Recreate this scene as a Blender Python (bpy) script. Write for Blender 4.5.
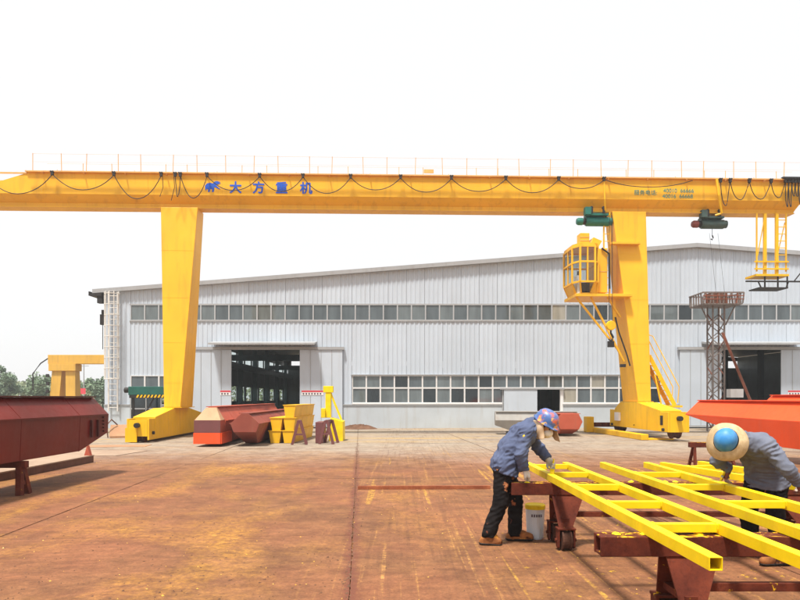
import bpy, math, random
import numpy as np
from mathutils import Vector, Matrix, noise as mnoise
R = math.radians
random.seed(7)

# ------------------------------------------------------------------ scene, camera, light
for o in list(bpy.data.objects):
    bpy.data.objects.remove(o, do_unlink=True)
scene = bpy.context.scene
COL = scene.collection

cam_d = bpy.data.cameras.new('camera')
cam_d.sensor_width = 36.0
cam_d.lens = 28.8
cam_d.shift_y = 0.1225
cam_d.clip_start = 0.05
cam_d.clip_end = 2000
cam = bpy.data.objects.new('camera', cam_d)
COL.objects.link(cam)
cam.location = (0, 0, 1.6)
cam.rotation_euler = (R(90), 0, 0)
scene.camera = cam

SUN_DIR = Vector((0.17, 0.31, -0.93)).normalized()      # travel direction of the sunlight
sun_el = math.asin(-SUN_DIR.z)
sun_az = math.atan2(-SUN_DIR.x, -SUN_DIR.y)
world = bpy.data.worlds.new('World')
scene.world = world
world.use_nodes = True
wn = world.node_tree.nodes; wl = world.node_tree.links
for n in list(wn): wn.remove(n)
w_out = wn.new('ShaderNodeOutputWorld')
w_bg = wn.new('ShaderNodeBackground'); w_bg.inputs['Strength'].default_value = 0.10
w_sky = wn.new('ShaderNodeTexSky'); w_sky.sky_type = 'NISHITA'; w_sky.sun_disc = False
w_sky.sun_elevation = sun_el; w_sky.sun_rotation = sun_az
w_sky.air_density = 1.0; w_sky.dust_density = 4.0; w_sky.ozone_density = 1.0
w_mix = wn.new('ShaderNodeMixRGB'); w_mix.blend_type = 'MIX'; w_mix.inputs[0].default_value = 0.88
w_mix.inputs[2].default_value = (6.9, 6.88, 6.86, 1)       # thin bright overcast veil
wl.new(w_sky.outputs[0], w_mix.inputs[1])
wl.new(w_mix.outputs[0], w_bg.inputs[0])
wl.new(w_bg.outputs[0], w_out.inputs[0])

sun_d = bpy.data.lights.new('sun', 'SUN'); sun_d.energy = 4.2; sun_d.angle = R(7.0)
sun_d.color = (1.0, 0.95, 0.87)
sun = bpy.data.objects.new('sun', sun_d); COL.objects.link(sun)
sun.rotation_euler = SUN_DIR.to_track_quat('-Z', 'Y').to_euler()
sun.location = (-20, -10, 40)

scene.view_settings.view_transform = 'Standard'
scene.view_settings.look = 'None'
scene.view_settings.exposure = 0.68
scene.view_settings.gamma = 1.0
scene.view_settings.use_curve_mapping = False
scene.render.engine = 'CYCLES'
scene.cycles.max_bounces = 6
scene.cycles.transparent_max_bounces = 8

# ------------------------------------------------------------------ materials
MATS = {}
def new_mat(name):
    m = bpy.data.materials.new(name); m.use_nodes = True
    nt = m.node_tree
    b = nt.nodes['Principled BSDF']
    MATS[name] = m
    return m, nt, b

def N(nt, typ, **kw):
    n = nt.nodes.new(typ)
    for k, v in kw.items():
        if k in n.inputs: n.inputs[k].default_value = v
        else: setattr(n, k, v)
    return n

def coords(nt, kind='Object', scale=(1, 1, 1), rot=(0, 0, 0)):
    if kind == 'World':
        g = nt.nodes.new('ShaderNodeNewGeometry'); src = g.outputs['Position']
    else:
        g = nt.nodes.new('ShaderNodeTexCoord'); src = g.outputs[kind]
    mp = nt.nodes.new('ShaderNodeMapping')
    mp.inputs['Scale'].default_value = scale
    mp.inputs['Rotation'].default_value = rot
    nt.links.new(src, mp.inputs[0])
    return mp.outputs[0]

def noise(nt, vec, scale, detail=4, rough=0.55, dist=0.0):
    n = nt.nodes.new('ShaderNodeTexNoise')
    n.inputs['Scale'].default_value = scale; n.inputs['Detail'].default_value = detail
    n.inputs['Roughness'].default_value = rough; n.inputs['Distortion'].default_value = dist
    nt.links.new(vec, n.inputs['Vector'])
    return n.outputs[0]

def ramp(nt, fac, lo, hi, c0=(0, 0, 0, 1), c1=(1, 1, 1, 1)):
    r = nt.nodes.new('ShaderNodeValToRGB')
    r.color_ramp.elements[0].position = lo; r.color_ramp.elements[0].color = c0
    r.color_ramp.elements[1].position = hi; r.color_ramp.elements[1].color = c1
    nt.links.new(fac, r.inputs[0])
    return r.outputs[0]

def mix(nt, fac, a, b, mode='MIX'):
    m = nt.nodes.new('ShaderNodeMixRGB'); m.blend_type = mode
    for i, v in ((0, fac), (1, a), (2, b)):
        if hasattr(v, 'links') or isinstance(v, bpy.types.NodeSocket): nt.links.new(v, m.inputs[i])
        elif i == 0: m.inputs[0].default_value = v
        else: m.inputs[i].default_value = (v[0], v[1], v[2], 1)
    return m.outputs[0]

def math_n(nt, op, a, b=0.0):
    m = nt.nodes.new('ShaderNodeMath'); m.operation = op
    for i, v in ((0, a), (1, b)):
        if isinstance(v, bpy.types.NodeSocket): nt.links.new(v, m.inputs[i])
        else: m.inputs[i].default_value = v
    return m.outputs[0]

def bump(nt, b, h, strength=0.3, dist=0.02):
    n = nt.nodes.new('ShaderNodeBump'); n.inputs['Strength'].default_value = strength
    n.inputs['Distance'].default_value = dist
    nt.links.new(h, n.inputs['Height']); nt.links.new(n.outputs[0], b.inputs['Normal'])

def paint(name, col, dirt=(0.12, 0.07, 0.04), amount=0.35, rough=0.45, scale=1.2, vary=0.18, streak=True, chip=None, metallic=0.0):
    """weathered paint: tonal drift, vertical dirt streaks, a few chips"""
    m, nt, b = new_mat(name)
    v = coords(nt, 'Object')
    n1 = noise(nt, v, scale, 5)
    lo = tuple(c * (1 - vary) for c in col); hi = tuple(min(1, c * (1 + vary * 0.6)) for c in col)
    base = mix(nt, ramp(nt, n1, 0.3, 0.7), lo, hi)
    vs = coords(nt, 'Object', (6, 6, 0.5)) if streak else coords(nt, 'Object', (2, 2, 2))
    n2 = noise(nt, vs, scale, 6, 0.65)
    base = mix(nt, math_n(nt, 'MULTIPLY', ramp(nt, n2, 0.52, 0.78), amount), base, dirt)
    if chip:
        n3 = noise(nt, v, 14, 5, 0.7)
        base = mix(nt, ramp(nt, n3, 0.62, 0.66), base, chip)
    nt.links.new(base, b.inputs['Base Color'])
    n4 = noise(nt, v, 9, 4)
    rr = nt.nodes.new('ShaderNodeMapRange'); rr.inputs[3].default_value = rough - 0.1; rr.inputs[4].default_value = rough + 0.18
    nt.links.new(n4, rr.inputs[0]); nt.links.new(rr.outputs[0], b.inputs['Roughness'])
    b.inputs['Metallic'].default_value = metallic
    b.inputs['Specular IOR Level'].default_value = 0.3
    bump(nt, b, n2, 0.12, 0.01)
    return m

paint('crane_yellow', (0.84, 0.445, 0.018), dirt=(0.34, 0.13, 0.02), amount=0.42, scale=0.7, vary=0.10, rough=0.45)
paint('carriage_yellow', (0.80, 0.46, 0.006), dirt=(0.30, 0.14, 0.03), amount=0.40, scale=1.0, vary=0.10)
paint('fresh_yellow', (0.84, 0.61, 0.002), dirt=(0.50, 0.25, 0.02), amount=0.45, scale=5.0, vary=0.16, rough=0.50, streak=False)
paint('old_yellow', (0.62, 0.36, 0.06), dirt=(0.30, 0.17, 0.08), amount=0.5, scale=0.6, vary=0.15)
paint('trough_yellow', (0.78, 0.44, 0.01), dirt=(0.38, 0.18, 0.03), amount=0.45, scale=1.8, vary=0.15)
paint('rail_yellow', (0.74, 0.42, 0.14), dirt=(0.36, 0.16, 0.07), amount=0.6, scale=2.0, vary=0.2)
paint('maroon', (0.135, 0.009, 0.005), dirt=(0.12, 0.03, 0.02), amount=0.35, scale=0.9, vary=0.25, rough=0.40)
paint('maroon_dark', (0.075, 0.010, 0.008), dirt=(0.12, 0.05, 0.04), amount=0.35, scale=0.9, vary=0.25, rough=0.5)
paint('orange_red', (0.78, 0.085, 0.018), dirt=(0.55, 0.10, 0.05), amount=0.35, scale=0.8, vary=0.12, rough=0.42)
paint('primer_red', (0.42, 0.085, 0.045), dirt=(0.30, 0.10, 0.06), amount=0.5, scale=1.1, vary=0.2, rough=0.6)
paint('primer_brown', (0.24, 0.055, 0.035), dirt=(0.24, 0.10, 0.06), amount=0.5, scale=1.1, vary=0.25, rough=0.6)
paint('primer_sunlit', (0.46, 0.27, 0.15), dirt=(0.32, 0.14, 0.07), amount=0.4, scale=1.1, vary=0.2, rough=0.7)  # sunlight on the sloped girder end painted in as a paler tone
paint('end_plum', (0.16, 0.055, 0.055), amount=0.3, scale=1.5)
paint('grey_primer', (0.32, 0.31, 0.29), dirt=(0.28, 0.18, 0.13), amount=0.5, scale=1.2, vary=0.2, rough=0.7)
paint('hoist_green', (0.020, 0.16, 0.125), dirt=(0.03, 0.06, 0.05), amount=0.5, scale=3, vary=0.25)
paint('hoist_dark_green', (0.016, 0.10, 0.08), dirt=(0.03, 0.06, 0.05), amount=0.5, scale=3, vary=0.25)
paint('hoist_dark', (0.055, 0.10, 0.09), dirt=(0.10, 0.04, 0.03), amount=0.6, scale=3, vary=0.3)
paint('hoist_red', (0.20, 0.05, 0.045), amount=0.4, scale=3)
paint('black_steel', (0.022, 0.020, 0.020), dirt=(0.08, 0.04, 0.03), amount=0.4, scale=4, vary=0.3, rough=0.55)
paint('brown_steel', (0.13, 0.06, 0.04), dirt=(0.20, 0.09, 0.05), amount=0.6, scale=4, vary=0.3, rough=0.7)
paint('wall_white', (0.50, 0.565, 0.64), dirt=(0.36, 0.37, 0.38), amount=0.32, scale=0.5, vary=0.06, rough=0.5)
paint('door_white', (0.48, 0.54, 0.61), dirt=(0.36, 0.36, 0.36), amount=0.35, scale=0.6, vary=0.06, rough=0.5)
paint('plinth_paint', (0.46, 0.51, 0.55), dirt=(0.34, 0.31, 0.28), amount=0.55, scale=0.7, vary=0.10, rough=0.8)
paint('trim_grey', (0.34, 0.35, 0.36), dirt=(0.22, 0.21, 0.20), amount=0.5, scale=0.8, vary=0.1)
paint('frame_white', (0.74, 0.74, 0.74), dirt=(0.45, 0.42, 0.38), amount=0.3, scale=2, vary=0.05, rough=0.4)
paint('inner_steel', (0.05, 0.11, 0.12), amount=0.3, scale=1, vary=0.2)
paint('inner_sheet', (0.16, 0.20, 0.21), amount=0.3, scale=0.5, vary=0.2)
paint('blue_letter', (0.015, 0.10, 0.55), amount=0.15, scale=2, vary=0.1)
paint('green_letter', (0.05, 0.26, 0.22), amount=0.15, scale=2, vary=0.1)
paint('ladder_white', (0.66, 0.64, 0.60), dirt=(0.40, 0.28, 0.20), amount=0.5, scale=2, vary=0.1)
paint('mast_steel', (0.19, 0.165, 0.155), dirt=(0.20, 0.07, 0.04), amount=0.8, scale=3, vary=0.3, rough=0.7)
paint('mast_rust', (0.22, 0.075, 0.045), amount=0.5, scale=3, vary=0.3, rough=0.8)
paint('bucket_white', (0.66, 0.70, 0.74), dirt=(0.5, 0.35, 0.12), amount=0.45, scale=5, vary=0.08, rough=0.4)
paint('sign_white', (0.78, 0.76, 0.76), amount=0.2, scale=2, vary=0.05)
paint('sign_red', (0.62, 0.06, 0.08), amount=0.2, scale=2, vary=0.05)
paint('print_dark', (0.12, 0.10, 0.12), amount=0.2, scale=2, vary=0.05)
paint('sheet_tan', (0.36, 0.20, 0.11), dirt=(0.30, 0.13, 0.06), amount=0.6, scale=1.4, vary=0.2, rough=0.8)
paint('plank_pale', (0.33, 0.235, 0.165), dirt=(0.22, 0.10, 0.06), amount=0.7, scale=1.0, vary=0.2, rough=0.8)
paint('rubber', (0.02, 0.02, 0.02), amount=0.2, rough=0.7)

def per_object_tone(name, amt):
    nt = MATS[name].node_tree; b = nt.nodes['Principled BSDF']; src = b.inputs['Base Color'].links[0].from_socket
    oi = nt.nodes.new('ShaderNodeObjectInfo'); mr = nt.nodes.new('ShaderNodeMapRange')
    mr.inputs[3].default_value = 1 - amt; mr.inputs[4].default_value = 1.0
    nt.links.new(oi.outputs['Random'], mr.inputs[0])
    nt.links.new(mix(nt, 1.0, src, mr.outputs[0], 'MULTIPLY'), b.inputs['Base Color'])
per_object_tone('wall_white', 0.07); per_object_tone('door_white', 0.06)
def rust(name, c0, c1, yellow=0.0, scale=3.0, ythr=0.60, top_only=False):
    m, nt, b = new_mat(name)
    v = coords(nt, 'Object')
    n1 = noise(nt, v, scale, 7, 0.65)
    base = mix(nt, ramp(nt, n1, 0.32, 0.68), c0, c1)
    n2 = noise(nt, v, scale * 9, 5, 0.7)
    base = mix(nt, math_n(nt, 'MULTIPLY', ramp(nt, n2, 0.5, 0.75), 0.5), base, tuple(x * 0.4 for x in c0))
    if yellow > 0:
        n3 = noise(nt, coords(nt, 'Object', (1.0, 1.6, 1.0)), 9, 4, 0.65, 0.6)
        f = ramp(nt, n3, ythr, ythr + 0.05)
        if top_only:
            g = nt.nodes.new('ShaderNodeNewGeometry'); s = nt.nodes.new('ShaderNodeSeparateXYZ')
            nt.links.new(g.outputs['Normal'], s.inputs[0])
            f = math_n(nt, 'MULTIPLY', f, ramp(nt, s.outputs[2], 0.2, 0.8))
        base = mix(nt, math_n(nt, 'MULTIPLY', f, yellow), base, (0.75, 0.42, 0.01))
    nt.links.new(base, b.inputs['Base Color'])
    b.inputs['Roughness'].default_value = 0.8
    b.inputs['Specular IOR Level'].default_value = 0.2
    bump(nt, b, n2, 0.5, 0.006)
    return m
rust('trestle_rust', (0.060, 0.011, 0.006), (0.16, 0.034, 0.015), yellow=0.95, scale=4, ythr=0.64)
rust('trestle_beam', (0.055, 0.010, 0.006), (0.15, 0.032, 0.014), yellow=1.0, scale=4, ythr=0.525, top_only=True)
rust('rust_bar', (0.20, 0.055, 0.025), (0.36, 0.12, 0.05), scale=5)
rust('wheel_rust', (0.045, 0.022, 0.017), (0.12, 0.05, 0.03), scale=5)

# glass
def glass_dark(name, col, rough=0.06, vary=None):
    m, nt, b = new_mat(name)
    v = coords(nt, 'World', (2.6, 1.1, 0.45))
    n1 = noise(nt, v, 1.0, 3, 0.55)
    c = mix(nt, ramp(nt, n1, 0.35, 0.70), tuple(x * 0.8 for x in col), vary or tuple(x * 1.3 for x in col))
    nt.links.new(c, b.inputs['Base Color'])
    b.inputs['Roughness'].default_value = rough
    b.inputs['Specular IOR Level'].default_value = 0.7
    return m
glass_dark('pane_dark', (0.075, 0.095, 0.105))
glass_dark('pane_mid', (0.115, 0.14, 0.148))
glass_dark('pane_black', (0.014, 0.022, 0.026))
glass_dark('pane_curtain', (0.26, 0.25, 0.21), 0.12)
def glass_clear(name, tint=(0.85, 0.9, 0.9), fac=0.25):
    m, nt, b = new_mat(name)
    t = nt.nodes.new('ShaderNodeBsdfTransparent'); t.inputs[0].default_value = (*tint, 1)
    g = nt.nodes.new('ShaderNodeBsdfGlossy'); g.inputs['Roughness'].default_value = 0.03
    mx = nt.nodes.new('ShaderNodeMixShader')
    mx.inputs[0].default_value = fac * 0.3
    nt.links.new(t.outputs[0], mx.inputs[1]); nt.links.new(g.outputs[0], mx.inputs[2])
    nt.links.new(mx.outputs[0], nt.nodes['Material Output'].inputs[0])
    return m
glass_clear('pane_clear')
glass_clear('cab_glass', (0.74, 0.78, 0.78))

# cloth, skin
def cloth(name, c0, c1, scale=9, spots=None, spot_thr=0.66):
    m, nt, b = new_mat(name)
    v = coords(nt, 'Object')
    n1 = noise(nt, v, scale, 5, 0.6)
    base = mix(nt, ramp(nt, n1, 0.3, 0.7), c0, c1)
    if spots:
        for i, sc in enumerate(spots):
            n2 = noise(nt, coords(nt, 'Object', (1, 1, 1), (0.7 * i, 1.3 * i, 0.4)), 4.5 + 2 * i, 5, 0.6)
            base = mix(nt, ramp(nt, n2, spot_thr, spot_thr + 0.03), base, sc)
    nt.links.new(base, b.inputs['Base Color'])
    b.inputs['Roughness'].default_value = 0.9
    b.inputs['Specular IOR Level'].default_value = 0.15
    n3 = noise(nt, v, 160, 2); bump(nt, b, n3, 0.25, 0.003)
    return m
cloth('jacket_blue', (0.070, 0.088, 0.155), (0.098, 0.120, 0.20), scale=5)
cloth('jacket_grey', (0.11, 0.122, 0.165), (0.165, 0.178, 0.225), scale=5, spots=[(0.15, 0.09, 0.10)], spot_thr=0.66)
cloth('trousers_black', (0.005, 0.0045, 0.005), (0.014, 0.011, 0.011), spots=[(0.30, 0.07, 0.03), (0.16, 0.05, 0.03), (0.36, 0.14, 0.06)], spot_thr=0.635)
cloth('trousers_plain', (0.005, 0.0045, 0.005), (0.014, 0.011, 0.012), spots=[(0.10, 0.03, 0.02)], spot_thr=0.70)
cloth('boot_tan', (0.14, 0.05, 0.02), (0.36, 0.14, 0.045), scale=16, spots=[(0.05, 0.02, 0.012), (0.5, 0.22, 0.04)], spot_thr=0.56)
cloth('glove', (0.46, 0.42, 0.36), (0.62, 0.58, 0.52), scale=16, spots=[(0.30, 0.12, 0.08)], spot_thr=0.60)
cloth('glove_stained', (0.30, 0.22, 0.18), (0.44, 0.36, 0.30), scale=16, spots=[(0.20, 0.07, 0.05)], spot_thr=0.55)
cloth('hood_beige', (0.48, 0.33, 0.20), (0.66, 0.50, 0.34), scale=8, spots=[(0.34, 0.18, 0.09)], spot_thr=0.62)
cloth('mask_white', (0.72, 0.68, 0.64), (0.80, 0.78, 0.75), scale=12)
cloth('straw', (0.42, 0.30, 0.165), (0.60, 0.46, 0.28), scale=22)
cloth('patch_yellow', (0.68, 0.48, 0.03), (0.75, 0.55, 0.05))
cloth('patch_pink', (0.66, 0.12, 0.09), (0.72, 0.2, 0.15))
m, nt, b = new_mat('skin'); b.inputs['Base Color'].default_value = (0.42, 0.22, 0.14, 1); b.inputs['Roughness'].default_value = 0.55
m, nt, b = new_mat('hair'); b.inputs['Base Color'].default_value = (0.012, 0.010, 0.010, 1); b.inputs['Roughness'].default_value = 0.6
m, nt, b = new_mat('helmet_blue'); b.inputs['Base Color'].default_value = (0.03, 0.21, 0.50, 1); b.inputs['Roughness'].default_value = 0.5
v = coords(nt, 'Object'); n1 = noise(nt, v, 12, 4)
nt.links.new(mix(nt, ramp(nt, n1, 0.4, 0.7), (0.025, 0.20, 0.50), (0.08, 0.28, 0.54)), b.inputs['Base Color'])
m, nt, b = new_mat('helmet_painted'); b.inputs['Roughness'].default_value = 0.4
v = coords(nt, 'Object')
base = mix(nt, ramp(nt, noise(nt, v, 9, 3), 0.50, 0.60), (0.06, 0.13, 0.33), (0.60, 0.14, 0.08))
base = mix(nt, ramp(nt, noise(nt, coords(nt, 'Object', (1, 1, 1), (1, 2, 0.5)), 13, 2), 0.60, 0.66), base, (0.66, 0.36, 0.10))
base = mix(nt, ramp(nt, noise(nt, coords(nt, 'Object', (1, 1, 1), (2, 0.4, 1.5)), 10, 2), 0.60, 0.63), base, (0.12, 0.16, 0.36))
nt.links.new(base, b.inputs['Base Color'])

# foliage
def leaf_mat(name, c0, c1):
    m, nt, b = new_mat(name)
    n1 = noise(nt, coords(nt, 'Object'), 1.3, 4)
    nt.links.new(mix(nt, ramp(nt, n1, 0.35, 0.65), c0, c1), b.inputs['Base Color'])
    b.inputs['Roughness'].default_value = 0.7
    return m
leaf_mat('leaf_dark', (0.08, 0.135, 0.075), (0.14, 0.20, 0.115))
leaf_mat('leaf_mid', (0.10, 0.16, 0.09), (0.17, 0.24, 0.13))
leaf_mat('leaf_pale', (0.19, 0.25, 0.13), (0.28, 0.32, 0.18))
rust('bark', (0.05, 0.035, 0.025), (0.10, 0.075, 0.05), scale=6)
rust('soil', (0.10, 0.05, 0.03), (0.19, 0.10, 0.06), scale=3)

# yard concrete: one look for ground sheet and slabs, driven by world position
def yard_mat(name, edge=False):
    m, nt, b = new_mat(name)
    W = coords(nt, 'World')
    sep = nt.nodes.new('ShaderNodeSeparateXYZ'); nt.links.new(W, sep.inputs[0])
    X, Y = sep.outputs[0], sep.outputs[1]
    nA = noise(nt, W, 0.35, 6, 0.6)
    nB = noise(nt, W, 2.2, 7, 0.68)
    nC = noise(nt, W, 16, 6, 0.72)
    nF = noise(nt, W, 90, 3, 0.7)
    # bare concrete
    conc = mix(nt, ramp(nt, nB, 0.3, 0.7), (0.29, 0.245, 0.195), (0.43, 0.375, 0.31))
    conc = mix(nt, math_n(nt, 'MULTIPLY', ramp(nt, noise(nt, coords(nt, 'World', (0.25, 1.0, 1)), 1.2, 5), 0.5, 0.75), 0.5), conc, (0.40, 0.27, 0.15))
    # paint dust and rust-coloured primer
    rst = mix(nt, ramp(nt, nB, 0.30, 0.68), (0.146, 0.062, 0.026), (0.32, 0.146, 0.062))
    rst = mix(nt, math_n(nt, 'MULTIPLY', ramp(nt, nA, 0.42, 0.62), 0.5), rst, (0.33, 0.116, 0.058))
    rst = mix(nt, math_n(nt, 'MULTIPLY', ramp(nt, noise(nt, coords(nt, 'World', (0.5, 1.1, 1), (0, 0, 0.4)), 1.0, 6, 0.65), 0.52, 0.72), 0.75), rst, (0.16, 0.065, 0.03))
    # boundary of the painted area
    edge_d = math_n(nt, 'ADD', Y, math_n(nt, 'MULTIPLY', math_n(nt, 'SUBTRACT', nA, 0.5), 7.0))
    edge_d = math_n(nt, 'ADD', edge_d, math_n(nt, 'MULTIPLY', math_n(nt, 'SUBTRACT', nB, 0.5), 4.0))
    mr = nt.nodes.new('ShaderNodeMapRange'); mr.interpolation_type = 'SMOOTHSTEP'
    mr.inputs[1].default_value = 22.0; mr.inputs[2].default_value = 13.5
    nt.links.new(edge_d, mr.inputs[0])
    col = mix(nt, mr.outputs[0], conc, rst)
    # yellow overspray clouds, densest on the left half
    yv = noise(nt, coords(nt, 'World', (0.75, 0.42, 1), (0, 0, 0.5)), 0.85, 6, 0.62, 0.4)
    ym = ramp(nt, yv, 0.48, 0.68)
    ym = math_n(nt, 'MULTIPLY', ym, ramp(nt, nC, 0.34, 0.60))
    left = nt.nodes.new('ShaderNodeMapRange'); left.inputs[1].default_value = 0.8; left.inputs[2].default_value = -1.0
    left.inputs[3].default_value = 0.22; left.inputs[4].default_value = 0.70
    nt.links.new(X, left.inputs[0])
    far = nt.nodes.new('ShaderNodeMapRange'); far.inputs[1].default_value = 21.0; far.inputs[2].default_value = 15.0
    nt.links.new(Y, far.inputs[0])
    ym = math_n(nt, 'MULTIPLY', math_n(nt, 'MULTIPLY', ym, left.outputs[0]), far.outputs[0])
    col = mix(nt, ym, col, (0.56, 0.285, 0.035))
    # long paint lines left by beams painted on the spot (run with the yard)
    sv = noise(nt, coords(nt, 'World', (3.4, 0.10, 1), (0, 0, -0.05)), 1.5, 2, 0.4)
    sm = ramp(nt, sv, 0.655, 0.675)
    sm = math_n(nt, 'MULTIPLY', sm, ramp(nt, nC, 0.40, 0.60))
    sx = nt.nodes.new('ShaderNodeMapRange'); sx.inputs[1].default_value = -0.9; sx.inputs[2].default_value = -0.5
    nt.links.new(X, sx.inputs[0])
    sm = math_n(nt, 'MULTIPLY', math_n(nt, 'MULTIPLY', sm, sx.outputs[0]), far.outputs[0])
    col = mix(nt, math_n(nt, 'MULTIPLY', sm, 0.85), col, (0.62, 0.36, 0.05))
    # fine drag marks along the yard
    dv = noise(nt, coords(nt, 'World', (7.0, 0.22, 1), (0, 0, -0.06)), 2.0, 5, 0.65)
    col = mix(nt, math_n(nt, 'MULTIPLY', math_n(nt, 'MULTIPLY', ramp(nt, dv, 0.50, 0.68), sx.outputs[0]), 0.45), col, (0.12, 0.05, 0.025))
    dv2 = noise(nt, coords(nt, 'World', (9.0, 0.16, 1), (0, 0, -0.045)), 1.7, 4, 0.6)
    col = mix(nt, math_n(nt, 'MULTIPLY', math_n(nt, 'MULTIPLY', math_n(nt, 'MULTIPLY', ramp(nt, dv2, 0.58, 0.66), ramp(nt, nC, 0.4, 0.62)), far.outputs[0]), math_n(nt, 'ADD', math_n(nt, 'MULTIPLY', sx.outputs[0], 0.5), 0.10)), col, (0.60, 0.33, 0.09))
    # oil and tyre darkening
    ov = noise(nt, coords(nt, 'World', (0.35, 0.9, 1), (0, 0, 0.25)), 0.9, 7, 0.7)
    col = mix(nt, math_n(nt, 'MULTIPLY', ramp(nt, ov, 0.53, 0.70), 0.55), col, (0.105, 0.045, 0.024))
    # yellow paint drips around the trestles
    spl = ramp(nt, noise(nt, W, 9, 5, 0.7, 0.3), 0.635, 0.66)
    near = nt.nodes.new('ShaderNodeMapRange'); near.inputs[1].default_value = 0.9; near.inputs[2].default_value = 1.4
    nt.links.new(X, near.inputs[0])
    ny = nt.nodes.new('ShaderNodeMapRange'); ny.inputs[1].default_value = 9.0; ny.inputs[2].default_value = 8.0
    nt.links.new(Y, ny.inputs[0])
    spl = math_n(nt, 'MULTIPLY', math_n(nt, 'MULTIPLY', spl, near.outputs[0]), ny.outputs[0])
    col = mix(nt, math_n(nt, 'MULTIPLY', spl, 0.9), col, (0.66, 0.40, 0.02))
    # yellow bands in the concrete far back, in front of the wall
    fv = noise(nt, coords(nt, 'World', (0.13, 1.25, 1), (0, 0, 0.02)), 1.0, 3, 0.5)
    fm = math_n(nt, 'MULTIPLY', ramp(nt, fv, 0.56, 0.62), ramp(nt, nC, 0.35, 0.6))
    fy = nt.nodes.new('ShaderNodeMapRange'); fy.inputs[1].default_value = 21.5; fy.inputs[2].default_value = 23.5
    nt.links.new(Y, fy.inputs[0])
    col = mix(nt, math_n(nt, 'MULTIPLY', math_n(nt, 'MULTIPLY', fm, fy.outputs[0]), 0.7), col, (0.56, 0.36, 0.08))
    nG = noise(nt, coords(nt, 'World', (1, 1.8, 1)), 38, 5, 0.75)
    col = mix(nt, 0.6, col, mix(nt, ramp(nt, nG, 0.34, 0.64), (0.45, 0.42, 0.40), (1.18, 1.18, 1.18)), 'MULTIPLY')
    # grain
    col = mix(nt, 0.55, col, mix(nt, ramp(nt, nC, 0.3, 0.7), (0.45, 0.42, 0.40), (1, 1, 1)), 'MULTIPLY')
    col = mix(nt, 0.45, col, mix(nt, ramp(nt, nF, 0.3, 0.7), (0.5, 0.5, 0.5), (1, 1, 1)), 'MULTIPLY')
    col = mix(nt, 0.5, col, mix(nt, ramp(nt, noise(nt, coords(nt, 'World', (0.6, 1.5, 1)), 5, 8, 0.75), 0.36, 0.62), (0.42, 0.38, 0.36), (1.05, 1.05, 1.05)), 'MULTIPLY')
    col = mix(nt, 1.0, col, (1.25, 1.22, 1.16), 'MULTIPLY')
    if edge:
        # grime and broken crumbs along the slab's own rim
        tc = nt.nodes.new('ShaderNodeTexCoord'); s2 = nt.nodes.new('ShaderNodeSeparateXYZ')
        nt.links.new(tc.outputs['Object'], s2.inputs[0])
        ax = math_n(nt, 'SUBTRACT', SLAB_W / 2, math_n(nt, 'ABSOLUTE', s2.outputs[0]))
        ay = math_n(nt, 'SUBTRACT', SLAB_L / 2, math_n(nt, 'ABSOLUTE', s2.outputs[1]))
        dmin = math_n(nt, 'MINIMUM', ax, math_n(nt, 'MULTIPLY', ay, 1.6))
        dj = math_n(nt, 'ADD', dmin, math_n(nt, 'MULTIPLY', math_n(nt, 'SUBTRACT', nC, 0.5), 0.12))
        g = nt.nodes.new('ShaderNodeMapRange'); g.inputs[1].default_value = 0.0; g.inputs[2].default_value = 0.045
        g.inputs[3].default_value = 0.28; g.inputs[4].default_value = 0.0
        nt.links.new(dj, g.inputs[0])
        col = mix(nt, g.outputs[0], col, (0.11, 0.05, 0.03))
        # broken, rust-soaked margin of the one open joint
        uu = math_n(nt, 'ADD', math_n(nt, 'ADD', math_n(nt, 'MULTIPLY', X, math.cos(R(3.6))), math_n(nt, 'MULTIPLY', Y, math.sin(R(3.6)))), 0.08)
        ud = math_n(nt, 'ADD', math_n(nt, 'ABSOLUTE', uu), math_n(nt, 'MULTIPLY', math_n(nt, 'SUBTRACT', nC, 0.5), 0.22))
        ud = math_n(nt, 'ADD', ud, math_n(nt, 'MULTIPLY', math_n(nt, 'SUBTRACT', nB, 0.5), 0.16))
        gj = nt.nodes.new('ShaderNodeMapRange'); gj.inputs[1].default_value = 0.02; gj.inputs[2].default_value = 0.10
        gj.inputs[3].default_value = 0.75; gj.inputs[4].default_value = 0.0
        nt.links.new(ud, gj.inputs[0])
        col = mix(nt, math_n(nt, 'MULTIPLY', gj.outputs[0], far.outputs[0]), col, (0.13, 0.038, 0.022))
    nt.links.new(col, b.inputs['Base Color'])
    b.inputs['Roughness'].default_value = 0.82
    b.inputs['Specular IOR Level'].default_value = 0.35
    bump(nt, b, math_n(nt, 'ADD', nC, math_n(nt, 'MULTIPLY', nF, 0.5)), 0.35, 0.012)
    return m
SLAB_W, SLAB_L = 4.0, 5.2
yard_mat('yard_ground')
yard_mat('yard_slab', edge=True)

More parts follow.
